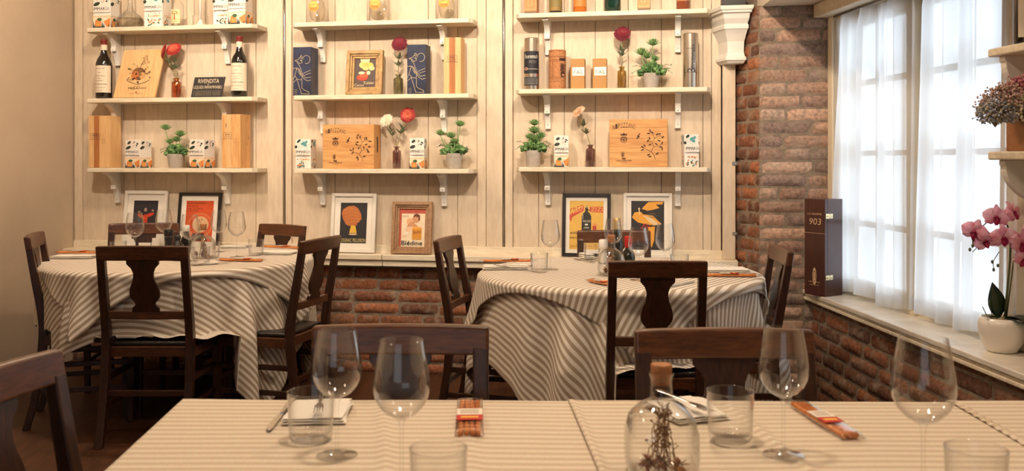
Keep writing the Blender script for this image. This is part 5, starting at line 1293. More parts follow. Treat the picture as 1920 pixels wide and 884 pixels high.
def art_fred(a):
    a.rect(0, 0, 1, 1, ink(222, 178, 84)); R1 = ink(186, 66, 52); K = ink(46, 42, 38)
    a.poly([(.60, .88), (.99, .88), (.99, .76), (.60, .77)], ink(196, 76, 60)); a.text('FRED', .02, .70, .42, .83, R1, rise=.10); a.text('-', .54, .80, .60, .82, K); a.text('ZIZI', .63, .785, .97, .865, ink(232, 188, 96))
    a.poly([(.0, .62), (.0, .72), (.40, .88), (.42, .80), (.08, .66), (.04, .56)], ink(196, 76, 60)); a.text('FRED', .03, .70, .38, .77, ink(232, 188, 96), rise=.12)
    a.poly([(.36, .38), (.36, .68), (.40, .74), (.46, .78), (.46, .90), (.54, .90), (.54, .78), (.60, .74), (.64, .68), (.64, .38)], K); a.rect(.455, .86, .545, .895, ink(196, 170, 110)); a.poly([(.385, .62), (.385, .72), (.40, .72), (.40, .62)], ink(200, 200, 190))
    a.text('FRED-ZIZI', .39, .56, .62, .60, ink(220, 214, 196)); a.ell(.5, .51, .05, .02, ink(220, 214, 196)); a.text('AMER', .42, .43, .58, .46, ink(220, 214, 196))
    a.ell(.74, .46, .06, .035, R1); a.rect(.68, .37, .80, .43, R1); a.ell(.75, .51, .06, .03, ink(226, 150, 96))
    a.text('APERITIF', .02, .315, .44, .355, K); a.text('NATUREL', .02, .22, .42, .26, K); a.text('Sans Rival', .02, .05, .36, .10, ink(178, 130, 56)); a.text('Avec Plaisir', .50, .05, .94, .10, ink(178, 130, 56))
def art_dancer(a):
    a.rect(0, 0, 1, 1, ink(38, 34, 34)); Yl = ink(226, 160, 56)
    a.poly([(.32, .84), (.52, .98), (.99, .99), (.94, .93), (.74, .93), (.86, .86), (.66, .82), (.50, .80)], Yl); a.poly([(.02, .66), (.10, .76), (.26, .78), (.44, .72), (.66, .70), (.84, .58), (.92, .54), (.70, .50), (.44, .52), (.20, .56)], Yl)
    a.poly([(.36, .70), (.60, .66), (.78, .56), (.92, .52), (.70, .50), (.52, .58)], ink(222, 196, 150)); a.ell(.24, .84, .03, .02, ink(222, 196, 150)); a.line([(.24, .84), (.26, .72)], .006, ink(222, 190, 140)); a.ell(.40, .76, .07, .04, ink(30, 20, 20))
    rr = random.Random(3)
    for k in range(26): a.ell(rr.uniform(.26, .56), rr.uniform(.42, .53), .02, .014, ink(186, 46, 34) if k % 3 else ink(120, 30, 26), 0, 6); a.k -= 1
    a.poly([(.50, .46), (.72, .48), (.70, .20), (.62, .04), (.56, .2)], Yl)
    for k in range(5): a.line([(.60 + .025 * k + .08 * math.cos(t), .70 + .05 * math.sin(t)) for t in (0, 1, 2, 3, 4, 5, 6)], .0008, ink(130, 116, 96))
def art_cacao(a):
    a.rect(0, 0, 1, 1, ink(82, 66, 62)); rr = random.Random(8); Yl = ink(222, 196, 96)
    a.poly([(.24, .99), (.70, .99), (.66, .86), (.30, .86)], ink(214, 204, 160)); a.ell(.40, .78, .20, .12, ink(226, 206, 120)); a.ell(.66, .76, .22, .11, Yl); a.ell(.80, .66, .14, .08, ink(198, 196, 140)); a.ell(.52, .66, .15, .07, ink(226, 200, 120))
    for k in range(8): a.line([(.34 + .04 * k, .70), (.36 + .045 * k, .86)], .001, ink(150, 120, 60))
    a.ell(.34, .50, .15, .05, ink(228, 214, 172)); a.ell(.66, .50, .09, .07, ink(228, 214, 172)); a.ell(.38, .34, .26, .11, ink(208, 66, 34)); a.ell(.44, .40, .22, .05, ink(226, 90, 44)); a.line([(.50, .44), (.58, .58)], .006, ink(214, 90, 50))
    a.text('Tobler', .42, .10, .94, .20, ink(214, 196, 150), slant=.03); a.text('Cacao', .02, .03, .46, .12, ink(214, 196, 150), slant=.03)
ZG = 0.7145
frame('framed_poster', 'white framed poster of a red figure on black behind the left round table', 226, 306, 360, 470, WFR, .022, MOUNT, .040, art_red_figure, ZG, .075)
frame('framed_poster', 'black framed orange poster standing on the ledge behind the left round table', 328, 408, 360, 468, BLACKF, .018, MOUNT, .032, art_orange, ZG, .075)
frame('framed_poster', 'white framed dark poster of an orange barrel on the ledge of the middle bay', 617, 701, 361, 473, WFR, .020, MOUNT, .036, art_barrel, ZG, .08)
frame('framed_poster', 'small bare wood framed red and cream poster on the ledge of the middle bay', 733, 808, 376, 474, WOODF, .042, ink(140, 90, 60), 0.0, art_bledine, ZG, .085, moulding=True)
frame('framed_poster', 'black framed yellow poster with a dark bottle on the ledge of the right bay', 1053, 1144, 361, 480, BLACKF, .019, MOUNT, .022, art_fred, ZG + .001, .08)
frame('framed_poster', 'white framed black and yellow poster on the ledge of the right bay', 1168, 1260, 360, 482, WFR, .018, MOUNT, .026, art_dancer, ZG + .001, .08)
frame('framed_poster', 'worn gilt framed dark picture leaning on the second middle shelf', 648, 716, 90, 175, GOLDF, .046, ink(110, 80, 50), 0.0, art_cacao, ZL['middle'][1], .105, tilt=.12, moulding=True, group=None)

# ---- tubes, kraft cartons
z = ZL['right'][1]
def tube_can(px0, px1, y0, y1, name, lab, m, d=.09):
    px = (px0 + px1) / 2; R = span(px0, px1, d) / 2; h = hgt(px, y0, y1, d); r = onshelf(name, lab, 'tube', px, d, z)
    b = MB(); b.lathe([(R * .97, 0), (R, .002), (R, h * .62), (R * .995, h * .622), (R * .995, h * .626), (R, h * .628), (R, h - .004), (R * .95, h)], m, n=48, smooth=False); b.build('tube', r); return r, R, h
r, R, h = tube_can(983, 1011, 69, 166, 'spirit_tube', 'silver tube with a black printed label at the left end of the second right shelf', SATIN)
a = Art(-R * 1.3, 0, R * 2.6, h, bend=R, step=.0003); Kb = ink(30, 30, 38); a.rect(.0, .31, 1, .74, Kb); a.text('Benromach', .16, .60, .88, .68, ink(220, 216, 204)); a.text('SPEYSIDE', .42, .54, .80, .555, ink(180, 176, 168)); a.text('SINGLE MALT', .42, .51, .82, .525, ink(180, 176, 168)); a.rect(.10, .39, .95, .40, ink(190, 180, 160))
a.ell(.26, .40, .10, .03, ink(190, 180, 160)); a.ell(.26, .40, .07, .02, ink(170, 70, 50)); a.rect(.08, .08, .92, .24, Kb); a.rect(.12, .10, .88, .22, ink(110, 108, 104))
for k in range(4): a.rect(.2, .12 + k * .025, .8, .13 + k * .025, Kb)
a.build('printed_label', r)
r, R, h = tube_can(1029, 1061, 91, 165, 'cork_tube', 'cork coloured round tube printed with black lettering on the second right shelf', CORK)
a = Art(-R * 1.4, 0, R * 2.8, h, bend=R, step=.0003); Kb = ink(50, 34, 28)
for v in (.06, .20, .26, .30, .70, .74, .82, .97): a.rect(.02, v, .62 if v in (.26, .30, .70, .74) else .99, v + .005, ink(120, 70, 44))
a.rect(.62, .72, .92, .78, Kb); a.text('WHISKY', .66, .30, .84, .66, Kb, vert=True); a.text('RYE', .70, .40, .90, .64, Kb, vert=True); a.ell(.78, .36, .10, .05, Kb); a.ell(.78, .36, .06, .03, ink(190, 130, 90)); a.rect(.36, .30, .37, .70, ink(120, 70, 44)); a.build('printed_marks', r)
r, R, h = tube_can(1280, 1309, 61, 163, 'steel_tube', 'tall shiny tube with black vertical lettering at the right end of the second right shelf', SATIN)
a = Art(-R * 1.3, 0, R * 2.6, h, bend=R, step=.0003); Kb = ink(24, 22, 22); a.text('Bruzomash', .52, .36, .72, .78, Kb, vert=True); a.text('B', .34, .28, .74, .36, Kb, vert=True); a.rect(.28, .715, .66, .72, Kb); a.rect(.20, .275, .90, .28, Kb); a.build('lettering', r)
KRAFT = M('kraft_card', hexc(178, 134, 82), .8, var=.08, vscale=(60, 60, 60))
def kraft(px0, px1, y0, y1, lab, d=.085):
    px = (px0 + px1) / 2; w_ = span(px0, px1, d + .035); h = hgt(px, y0, y1, d + .035); r = onshelf('kraft_carton', lab, 'carton', px, d, z, 'brown kraft cartons with white labels')
    b = MB(); b.box((0, 0, h / 2), (w_, w_ * .9, h), KRAFT); b.build('carton', r, bevel=.001, seg=1)
    a = Art(-w_ / 2, 0, w_, h, y=-w_ * .45, step=.0003); a.rect(.12, .44, .995, .72, OFFW); Kb = ink(30, 28, 28)
    a.line([(.22, .49), (.25, .62), (.32, .62)], .0022, Kb); a.line([(.24, .56), (.30, .565)], .002, Kb); a.line([(.40, .50), (.41, .55)], .0022, Kb); a.line([(.48, .50), (.55, .60), (.60, .50)], .0022, Kb); a.line([(.50, .54), (.58, .545)], .0018, Kb); a.line([(.68, .50), (.69, .56)], .0022, Kb); a.line([(.76, .62), (.78, .51), (.90, .50)], .0022, Kb)
    a.build('handwritten_label', r)
kraft(1071, 1097, 108, 165, 'left one of two kraft cartons with handwritten labels on the second right shelf')
kraft(1112, 1138, 107, 164, 'right one of two kraft cartons with handwritten labels on the second right shelf')

# ---- top shelves, cut by the top of the picture
z = ZL['left'][2]
r = onshelf('glass_flask', 'round glass flask half full of clear liquid on the top left shelf', 'flask', 244, .085, z)
b = MB(); b.lathe([(.030, .0006), (.055, .004), (.074, .020), (.080, .042), (.076, .062), (.060, .082), (.036, .100), (.020, .118), (.014, .145), (.013, .22), (.018, .235)], GLASSB, n=44, capt=False); b.lathe([(.017, .235), (.012, .22), (.0125, .145), (.019, .118), (.035, .099), (.059, .080), (.0745, .061), (.078, .042), (.072, .021), (.053, .006), (.0005, .004)], GLASSB, n=44, capb=False, capt=False); b.build('vessel', r)
b = MB(); b.lathe([(.052, .007), (.071, .022), (.077, .042), (.074, .061), (.0005, .0612)], thin_glass('grappa_liquid', (.93, .91, .87), base=.03, edge=2.4, darken=.05), n=44); b.build('liquid', r)
r = onshelf('labelled_bottle', 'small clear bottle with a tree on its cream label on the top left shelf', 'bottle', 333, .085, z); q = .037
b = MB(); b.lathe([(q * .8, .0006), (q, .005), (q, .13), (q * .9, .145), (.014, .165), (.012, .20)], GLASSB, n=36); b.build('vessel', r)
b = MB(); b.box((0, 0, .006), (.055, .055, .008), thin_glass('thick_base', (.8, .78, .72))); b.build('base', r)
a = Art(-q * .9, .022, q * 1.8, .085, bend=q + .0004, step=.0003); a.rect(0, 0, 1, 1, ink(228, 208, 160)); a.poly([(.44, .28), (.48, .62), (.40, .74), (.60, .74), (.54, .62), (.58, .28)], ink(176, 84, 46))
for k in range(9): a.ell(.5 + .24 * math.cos(k * .7), .74 + .10 * math.sin(k * .7), .07, .04, ink(150, 124, 66), 0, 8); a.k -= 1
a.rect(.1, .26, .9, .28, ink(120, 84, 50)); a.rect(.2, .12, .8, .15, ink(170, 140, 100)); a.build('label', r)
r = onshelf('glass_jar', 'clear glass jar with a white tube standing in it on the top left shelf', 'jar', 376, .085, z)
b = MB(); b.lathe([(.040, .0006), (.045, .004), (.046, .050), (.043, .056), (.0465, .060), (.0465, .066), (.040, .068), (.040, .20)], GLASSB, n=40, capt=False); b.build('vessel', r)
b = MB(); b.tube([(-.002, 0, .048), (-.002, 0, .20)], .006, WHITE, n=14); b.build('white_tube', r)
b = MB(); b.lathe([(.022, .004), (.018, .020), (.006, .045), (.0005, .050)], M('white_resin', hexc(236, 228, 212), .5), n=20); b.lathe([(.040, .003), (.040, .012), (.001, .013)], M('white_resin'), n=24); b.build('white_insert', r)
z = ZL['middle'][2]
for k, (px0, px1, lab) in enumerate(((578, 612, 'clear grappa bottle with round orange label, leftmost on the top middle shelf'), (691, 727, 'clear grappa bottle with round orange label, centre of the top middle shelf'), (819, 855, 'clear grappa bottle with round orange label, rightmost on the top middle shelf'))):
    px = (px0 + px1) / 2; w_ = span(px0, px1, .1); r = onshelf('grappa_bottle', lab, 'bottle', px, .09, z, 'square clear grappa bottles')
    b = MB(); b.lathe([(w_ * .46, .0006), (w_ * .5, .004), (w_ * .5, .15), (w_ * .42, .17), (.016, .19), (.015, .23)], GLASSB, n=40, sq=5.0); b.build('vessel', r)
    b = MB(); b.lathe([(.010, .012), (w_ * .30, .022), (w_ * .40, .055), (w_ * .42, .09), (w_ * .36, .13), (.012, .165)], thin_glass('grappa_liquid'), n=36); b.build('inner_chamber', r)
    a = Art(-w_ * .30, .062, w_ * .60, w_ * .62, y=-w_ * .5 - .0004, step=.0003); a.ell(.5, .5, .46, .46, ink(232, 160, 66)); a.ell(.5, .66, .34, .26, ink(238, 186, 96)); a.rect(.18, .28, .82, .36, ink(200, 110, 50)); a.text('GRAPPA', .14, .12, .86, .26, ink(160, 90, 50)); a.text('CERETTO', .22, .56, .78, .66, ink(150, 70, 40)); a.build('label', r)
z = ZL['right'][2]
def up_box(px0, px1, lab, m, inner, name='spirit_carton'):
    px = (px0 + px1) / 2; w_ = span(px0, px1, .1); r = onshelf(name, lab, 'carton', px, .09, z); b = MB(); b.box((0, 0, .14), (w_, w_, .28), m); b.build('carton', r, bevel=.002)
    a = Art(-w_ / 2, 0, w_, .28, y=-w_ / 2, step=.0003); a.rect(.0, .0, 1, .06, ink(110, 84, 62)); a.line([(.04, .10), (.96, .10), (.96, .5)], .0015, inner); a.line([(.30, .18), (.60, .18), (.60, .5)], .0015, inner); a.line([(.30, .18), (.30, .5)], .0015, inner); a.build('print', r)
up_box(985, 1008, 'orange brown spirit carton at the left end of the top right shelf', ink(198, 132, 78), ink(236, 206, 160))
up_box(1196, 1219, 'gold brown spirit carton with a cream outline on the top right shelf', ink(184, 146, 92), ink(240, 222, 180))
def up_bottle(px0, px1, lab, m, lm, band, mk='AMARO'):
    px = (px0 + px1) / 2; q = span(px0, px1, .09) / 2; r = onshelf('spirit_bottle', lab, 'bottle', px, .09, z, None); b = MB(); b.lathe([(q * .85, .0), (q, .006), (q, .17), (q * .9, .19), (.016, .22), (.014, .27)], m, n=36); b.build('glass_body', r)
    a = Art(-q * 1.25, 0, q * 2.5, .17, bend=q, step=.0003); a.rect(.0, band[0], 1, band[1], lm); a.text(mk, .2, band[0] + .04, .8, band[0] + .12, ink(190, 130, 60)); a.rect(0, band[0] + .01, 1, band[0] + .02, ink(190, 150, 90)); a.build('label', r)
up_bottle(1030, 1054, 'dark spirit bottle with a worn olive label on the top right shelf', WGL, ink(126, 112, 62), (.10, .95))
up_bottle(1075, 1100, 'amber spirit bottle with an orange label on the top right shelf', M('amber_spirit', hexc(190, 104, 36), .1, coat=.5), ink(196, 128, 60), (.22, .95), 'BRANDY')
up_bottle(1133, 1164, 'dark green spirit bottle on the top right shelf', M('green_bottle_glass', hexc(22, 52, 42), .08, coat=.5), ink(40, 66, 54), (.5, .6))
up_bottle(1268, 1293, 'reddish brown spirit bottle at the right end of the top right shelf', M('reddish_spirit', hexc(132, 70, 44), .12, coat=.4), ink(172, 110, 80), (.3, .9))
x, y = WXY(WU(1372), .11)
r = thing('black_box', 'flat black box on top of the white corbel, cut by the top of the picture', 'box', (x, y, 2.1075), -TH); b = MB(); b.box((0, 0, .03), (.13, .12, .06), BLACKP); b.build('box_body', r, bevel=.004); b = MB(); b.box((0, 0, .066), (.134, .124, .012), BLACKP); b.build('lid', r, bevel=.003)

# ---------------------------------------------------------------- on the round tables
def condiment(name, lab, cat, px, Y): return thing(name, lab, cat, tpos(px, Y, TZ + 0.007), 0)
r = condiment('pepper_mill', 'black pepper mill in the middle of the left round table', 'pepper mill', 316, 4.95)
b = MB(); b.lathe([(.022, 0), (.023, .004), (.021, .03), (.019, .06), (.022, .085), (.022, .092)], BLACKP, n=28); b.build('mill_body', r)
b = MB(); b.lathe([(.0205, .0922), (.0205, .095)], STEEL, n=28); b.build('steel_ring', r)
b = MB(); b.lathe([(.022, .0952), (.024, .100), (.024, .128), (.020, .134)], BLACKP, n=28); b.build('mill_head', r)
r = condiment('oil_cruet', 'squat black bottle beside the pepper mill on the left round table', 'bottle', 333, 4.85)
b = MB(); b.lathe([(.030, 0), (.034, .004), (.034, .040), (.030, .060), (.016, .074), (.014, .086)], BLACKP, n=28); b.build('bottle_body', r)
b = MB(); b.lathe([(.016, .0862), (.018, .088), (.018, .104), (.014, .108)], M('satin_black'), n=24); b.build('cap', r)
a = Art(-.034, .008, .068, .034, bend=.034, step=.0003); a.rect(0, 0, 1, 1, OFFW); a.rect(0, .7, 1, .95, ink(170, 60, 40)); [a.rect(.12 + .16 * k, .1, .17 + .16 * k, .6, ink(90, 80, 70)) for k in range(5)]; a.build('label', r)
r = condiment('sauce_bottle', 'small bottle with white cap and dark label on the left round table', 'bottle', 349, 5.0)
b = MB(); b.lathe([(.026, 0), (.028, .004), (.028, .07), (.020, .092), (.0165, .10), (.0165, .118)], WGL, n=28); b.build('bottle_body', r)
b = MB(); b.lathe([(.0175, .1185), (.019, .120), (.019, .150), (.017, .152)], WHITE, n=24); b.build('white_cap', r)
for k, (px, Y, w_, h, lab) in enumerate(((271, 4.95, .050, .062, 'small white card holder on the left round table behind the leftmost wine glass'), (294, 4.98, .036, .085, 'taller white folded card on the left round table beside the pepper mill'))):
    r = condiment('card_holder', lab, 'card', px, Y)
    for j in range(4):
        b = MB(); b.box((.002 * j, -.014 + .010 * j, h / 2), (w_ - .003 * j, .0012, h - .002 * j), OFFW, rx=.10 - .05 * j); b.build('card', r)
    b = MB(); b.box((0, .001, .004), (w_ + .006, .044, .008), BLACKP); b.box((-w_ / 2 - .002, .001, .018), (.002, .044, .03), BLACKP); b.box((w_ / 2 + .002, .001, .018), (.002, .044, .03), BLACKP); b.build('stand', r)
r = condiment('sugar_packets', 'small heap holder of red and white sugar packets on the left round table', 'sugar packets', 338, 4.62)
b = MB(); b.box((0, 0, .012), (.075, .045, .022), BLACKP); b.build('tray', r)
for j in range(6):
    b = MB(); b.box((-.03 + .012 * j, 0, .045), (.0035, .036, .045), OFFW if j % 2 else ink(196, 70, 50), ry=.15 - .06 * j); b.build('packet', r)
r = condiment('oil_bottle', 'dark oil bottle with gold neck foil at the back of the right round table', 'bottle', 1157, 4.50)
OILG = M('dark_oil_glass', hexc(24, 28, 16), .08, coat=.6)
b = MB(); b.lathe([(.026, 0), (.029, .005), (.029, .10), (.024, .135), (.0175, .155), (.0165, .18)], OILG, n=30); b.build('bottle_body', r)
b = MB(); b.lathe([(.0172, .168), (.018, .17), (.018, .222), (.015, .225)], M('gold_foil', hexc(196, 168, 112), .35, .5), n=26); b.lathe([(.0186, .206), (.0186, .210)], M('gold_foil'), n=26); b.build('neck_foil', r)
a = Art(-.018, .175, .036, .030, bend=.0182, step=.0003); a.rect(.3, 0, 1, 1, ink(206, 184, 136)); a.text('EXTRA', .4, .3, .9, .6, ink(110, 80, 40)); a.build('label', r)
r = condiment('vinegar_bottle', 'dark vinegar bottle with a bright red cap on the right round table', 'bottle', 1178, 4.32)
b = MB(); b.lathe([(.030, 0), (.033, .005), (.033, .05), (.028, .072), (.015, .088), (.014, .095)], OILG, n=30); b.build('bottle_body', r)
b = MB(); b.lathe([(.0165, .0955), (.0175, .097), (.0175, .146), (.015, .149)], ink(190, 26, 26), n=26); b.lathe([(.0180, .130), (.0180, .133)], ink(190, 26, 26), n=26); b.build('red_cap', r)
r = condiment('salt_shaker', 'white ceramic salt shaker at the back of the right round table', 'salt shaker', 1131, 4.5)
b = MB(); b.lathe([(.020, 0), (.022, .004), (.020, .05), (.016, .066), (.021, .074)], WHITE, n=28); b.build('shaker_body', r)
b = MB(); b.lathe([(.021, .0745), (.023, .080), (.022, .112), (.016, .118)], WHITE, n=28); b.build('lid', r)

# ---------------------------------------------------------------- on the sill
r = thing('gift_box', 'tall brown wooden gift box with two brass clasps on the window sill by the pillar', 'gift box', (1.594, 4.64, ZS + .001), math.radians(-38), rx=0)
GB = wood('wine_brown_lacquer', hexc(78, 42, 34), hexc(60, 32, 27), .32, (16, 16, 1.5), coat=.3); gw, gd, gh = .128, .135, .49
r.rotation_euler = (0, 0, math.radians(-58))
b = MB(); b.box((0.0, gd * .0725, gh / 2), (gw, gd * .850, gh), GB); b.build('box_body', r, bevel=.002)
b = MB(); b.box((0.0, -gd / 2 + gd * .07, gh / 2), (gw, gd * .145, gh), GB); b.build('door', r, bevel=.002)
a = Art(-gw / 2, 0, gw, gh, y=-gd / 2, step=.0003); G = ink(214, 180, 142)
a.text('LA GRAPPA', .16, .835, .84, .855, G); a.text('903', .22, .735, .80, .80, G, slant=.06); a.rect(0, .645, 1, .649, G); a.ell(.5, .20, .09, .09, G); a.ell(.5, .20, .06, .06, ink(110, 60, 48)); a.rect(.47, .155, .53, .24, G); a.text('DISTILLERIA', .22, .135, .78, .147, G); a.text('BONAVENTURA', .28, .105, .72, .115, G); a.build('lettering', r)
for z in (.095, .405):
    b = MB(); b.box((gw / 2 + .001, -gd * .36, z), (.003, .030, .024), BRASS); b.box((gw / 2 + .001, -gd * .36 + .028, z), (.003, .020, .024), BRASS); b.tube([(gw / 2 + .004, -gd * .36 - .006, z), (gw / 2 + .004, -gd * .36 + .03, z)], .003, BRASS, n=8); b.build('clasp', r)

# orchid
ox, oy = 1.762, 3.262
r = thing('potted_orchid', 'pink orchid in a white round pot on the window sill at the right edge', 'potted plant', (ox, oy, ZS + .001), 0)
b = MB(); b.lathe([(.044, 0), (.050, .002), (.066, .030), (.077, .070), (.079, .098), (.074, .122), (.066, .1235), (.068, .10), (.05, .09)], M('glossy_white_ceramic', hexc(230, 224, 214), .3, coat=.3), n=44, capt=False); b.build('pot', r)
b = MB(); rr = random.Random(4)
b.lathe([(.001, .105), (.067, .102)], SOIL, n=24, capb=False, capt=False)
for k in range(40): b.ball((rr.uniform(-.045, .045), rr.uniform(-.045, .045), .110 + rr.uniform(0, .01)), rr.uniform(.006, .011), ink(150, 132, 104), 7, 5)
b.build('moss', r)
ODK = M('orchid_leaf', hexc(34, 56, 34), .35, coat=.2)
b = MB(); b.leaf((.0, -.02, .12), (.45, -.55, .10), .17, .085, ODK, bend=.75, n=8, thick=.06, shape=.75, up=(0, 0, 1)); b.leaf((-.01, 0, .12), (-.25, .1, 1.0), .13, .07, ODK, bend=-.15, n=7, thick=.06, shape=.8, up=(.2, -1, 0)); b.leaf((.01, -.01, .12), (.5, -.8, .35), .11, .065, ODK, bend=.5, n=7, thick=.06, shape=.75); b.leaf((-.02, -.01, .12), (-.8, -.3, .5), .07, .024, LEAF2, bend=.4, n=5, thick=.1); b.build('leaves', r, recalc=False)
b = MB(); stem = M('orchid_stem', hexc(84, 90, 56), .5)
b.tube([(.01, 0, .11), (.020, 0, .22), (.030, 0, .33), (.028, -.01, .42), (.0, -.02, .475), (-.05, -.03, .485), (-.10, -.035, .44)], [.0045, .0042, .004, .0034, .003, .0026, .0018], stem, n=9)
b.tube([(.018, .005, .11), (.036, .005, .25), (.050, .005, .36), (.045, 0, .43)], .0028, stem, n=8)
for (p0, p1) in (((-.10, -.035, .44), (-.125, -.04, .385)), ((-.02, -.02, .36), (-.045, -.03, .30)), ((-.03, -.02, .43), (-.12, -.03, .36))): b.tube([p0, Vector(p0).lerp(Vector(p1), .5) + Vector((-.012, 0, -.004)), p1], .0014, stem, n=6)
for p in ((-.125, -.04, .383), (-.118, -.035, .40), (-.045, -.03, .297), (-.030, -.03, .312), (-.05, -.03, .325), (-.135, -.04, .37)): b.ball(p, (.005, .005, .007), stem, 8, 6)
b.tube([(-.03, -.02, .115), (-.07, -.03, .135), (-.085, -.03, .165)], .0016, stem, n=6); b.tube([(-.03, 0, .115), (-.05, -.02, .15), (-.055, -.02, .19)], .0014, stem, n=6)
b.build('flower_stems', r)
def petal_mat(name, c1, c2):
    m = M(name, c1, .55, col2=c2, vscale=(30, 30, 30), detail=2); N, L = nt(m); p_ = N['Principled BSDF']; o_ = N['Material Output']
    t_ = N.new('ShaderNodeBsdfTranslucent'); x_ = N.new('ShaderNodeMixShader'); x_.inputs[0].default_value = .62; src = p_.inputs['Base Color'].links[0].from_socket
    L.new(src, t_.inputs['Color']); L.new(p_.outputs[0], x_.inputs[1]); L.new(t_.outputs[0], x_.inputs[2]); L.new(x_.outputs[0], o_.inputs['Surface']); return m
OP = petal_mat('orchid_pink', hexc(255, 232, 240), hexc(250, 196, 216)); OD = petal_mat('orchid_magenta', hexc(222, 90, 140), hexc(200, 60, 112))
def orchid(c, face, s, roll):
    c = Vector(c); f = Vector(face).normalized(); a1 = f.cross(Vector((0, 0, 1))).normalized(); a2 = a1.cross(f).normalized(); b = MB()
    def wide(ang, L_, W_, m):
        d = a1 * math.cos(ang + roll) + a2 * math.sin(ang + roll); sd = f.cross(d).normalized(); vs = []; fs = []; n, k = 6, 6
        for j in range(n + 1):
            t = j / n; w = W_ * math.sin(PI * (0.06 + .94 * t) ** .8) ** .7 if t < 1 else W_ * .15
            for i in range(k + 1):
                q = i / k * 2 - 1; vs.append(c + d * (L_ * t) + sd * (w * q) + f * (L_ * (.22 * math.sin(t * 2.6) - .14 * q * q) + .003 * math.sin(q * 5 + t * 4)))
        for j in range(n):
            for i in range(k): q = j * (k + 1) + i; fs.append((q, q + 1, q + k + 2, q + k + 1))
        b.add(vs, fs, m, True)
    for ang, L_, W_ in ((PI / 2, .040, .014), (PI * 1.17, .038, .013), (-PI * .17, .038, .013)): wide(ang, L_ * s, W_ * s, OP)
    c = c + f * .002
    for ang in (PI * .96, PI * .04): wide(ang, .042 * s, .026 * s, OP)
    c = c + f * .004
    wide(-PI / 2, .026 * s, .010 * s, OD); wide(-PI * .8, .014 * s, .008 * s, OD); wide(-PI * .2, .014 * s, .008 * s, OD); b.ball(c + f * .006, .0045 * s, OD, 8, 6)
    b.build('flower', r, recalc=False, solid=.0006)
for (c, f_, s, ro) in (((-.045, -.045, .485), (-.1, -1, .2), 1.15, .1), ((.02, -.03, .500), (.5, -.8, .4), 1.1, -.3), ((-.12, -.05, .435), (-.7, -.7, -.1), 1.15, .3), ((-.030, -.065, .415), (-.1, -1, 0), 1.2, -.1), ((.030, -.07, .395), (.3, -1, .1), 1.25, .2), ((.055, -.07, .44), (.7, -.8, .2), 1.1, 0), ((.045, -.06, .340), (.2, -1, -.2), 1.15, .4), ((-.085, -.05, .40), (-.5, -.9, .1), 1.0, -.4), ((.065, -.08, .375), (.6, -.8, -.1), 1.0, .5)): orchid(c, f_, s, ro)

# ---------------------------------------------------------------- little shelves on the wall beside the window
def side_shelf(z, lab):
    y1, y0 = 3.12, 2.30; X = lambda y: RWX(y)
    r = thing('wall_shelf', lab, 'shelf', (X(y1), y1, z), math.atan(0.088), 'cream shelves beside the window')
    b = MB(); D = .245; b.prism([(-.035, 0), (-D, -.0), (-D - .0, -.02), (-D, -.80), (-.002, -.80), (-.002, 0)], -.028, 0, PAINT2, plane='xy'); b.build('board', r, bevel=.006, seg=3)
    for yy in (-.05, -.68):
        b = MB(); b.T = Matrix.Translation((-.001, yy, -.028)); b.prism([(0, 0), (-.225, 0), (-.225, -.018)] + [(-.03 - .190 * math.cos(t * PI / 24), -.022 - .135 * math.sin(t * PI / 24)) for t in range(13)] + [(-.03, -.20), (0, -.20)], -.016, .016, WHITE, plane='xz'); b.build('bracket', r, bevel=.003)
    return r
side_shelf(1.648, 'upper cream wall shelf beside the window at the right edge')
side_shelf(1.298, 'lower cream wall shelf under the dried flowers at the right edge')
r = thing('wine_bottle', 'wine bottle with a cream lettered label on the upper shelf at the right edge', 'wine bottle', (1.69, 2.98, 1.6486), .3)
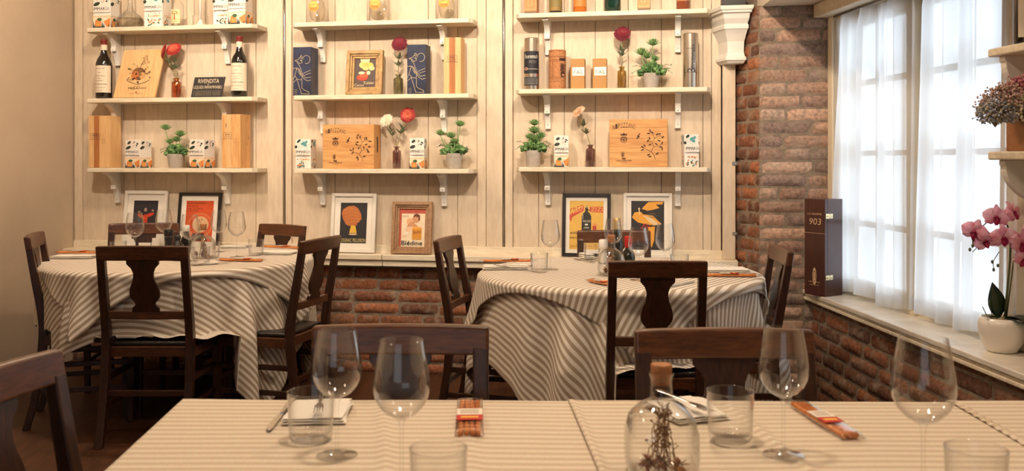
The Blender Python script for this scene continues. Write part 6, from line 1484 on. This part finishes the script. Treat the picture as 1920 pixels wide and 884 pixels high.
b = MB(); b.lathe([(.034, 0), (.038, .006), (.038, .20), (.032, .225), (.016, .25), (.015, .31)], WGL, n=36); b.build('glass_body', r)
a = Art(-.055, .022, .11, .16, bend=.038, step=.0004); a.rect(0, 0, 1, 1, LABEL)
for k, t in enumerate(('DOCG', 'MONTALCINO', 'ROSSO', 'ANNATA', 'TOSCANA')): a.text(t, .2, .80 - k * .15, .8, .88 - k * .15, ink(90, 64, 40))
a.build('label', r)
fx, fy, fz = 1.63, 2.95, 1.2986
r = thing('flower_planter', 'copper brown square planter of dried flowers on the lower shelf at the right edge', 'planter', (fx + .075, fy, fz), .09)
b = MB(); b.prism([(-.062, -.062), (.062, -.062), (.062, .062), (-.062, .062)], 0, .10, wood('copper_brown_planter', hexc(176, 118, 70), hexc(150, 96, 56), .5, (8, 8, 8)), plane='xy'); b.build('planter_box', r, bevel=.003)
def dried_cluster(lab_part, c, R, m1, m2, seed, n):
    rr = random.Random(seed); b = MB(); c = Vector(c)
    for k in range(n):
        th = rr.uniform(0, 6.28); ph = math.acos(rr.uniform(-.75, 1)); q = R * rr.uniform(.55, 1.0) ** .6; p = c + Vector((math.sin(ph) * math.cos(th) * q, math.sin(ph) * math.sin(th) * q, math.cos(ph) * q * .8))
        b.ball(p, rr.uniform(.0028, .0055), m1 if rr.random() < .6 else m2, 6, 4)
        if k % 3 == 0: b.tube([c + Vector((0, 0, -R * .8)), c.lerp(p, .5), p], .0008, m2, n=4)
        if k % 5 == 0: e_ = c + (p - c) * rr.uniform(1.1, 1.35); b.tube([p, e_], .0007, m2, n=4); b.ball(e_, .0032, m1, 6, 4)
    b.build(lab_part, r)
dried_cluster('dusky_flower_head', (-.117, -.01, .160), .070, ink(196, 160, 146), ink(166, 142, 124), 1, 420)
dried_cluster('grey_green_flower_head', (-.160, -.03, .122), .058, ink(156, 158, 168), ink(178, 166, 142), 2, 330)
dried_cluster('cream_flower_head', (-.055, -.045, .130), .064, ink(224, 214, 184), ink(200, 184, 150), 3, 380)
dried_cluster('plum_flower_head', (-.040, .0, .200), .060, ink(176, 96, 108), ink(190, 130, 130), 4, 320)
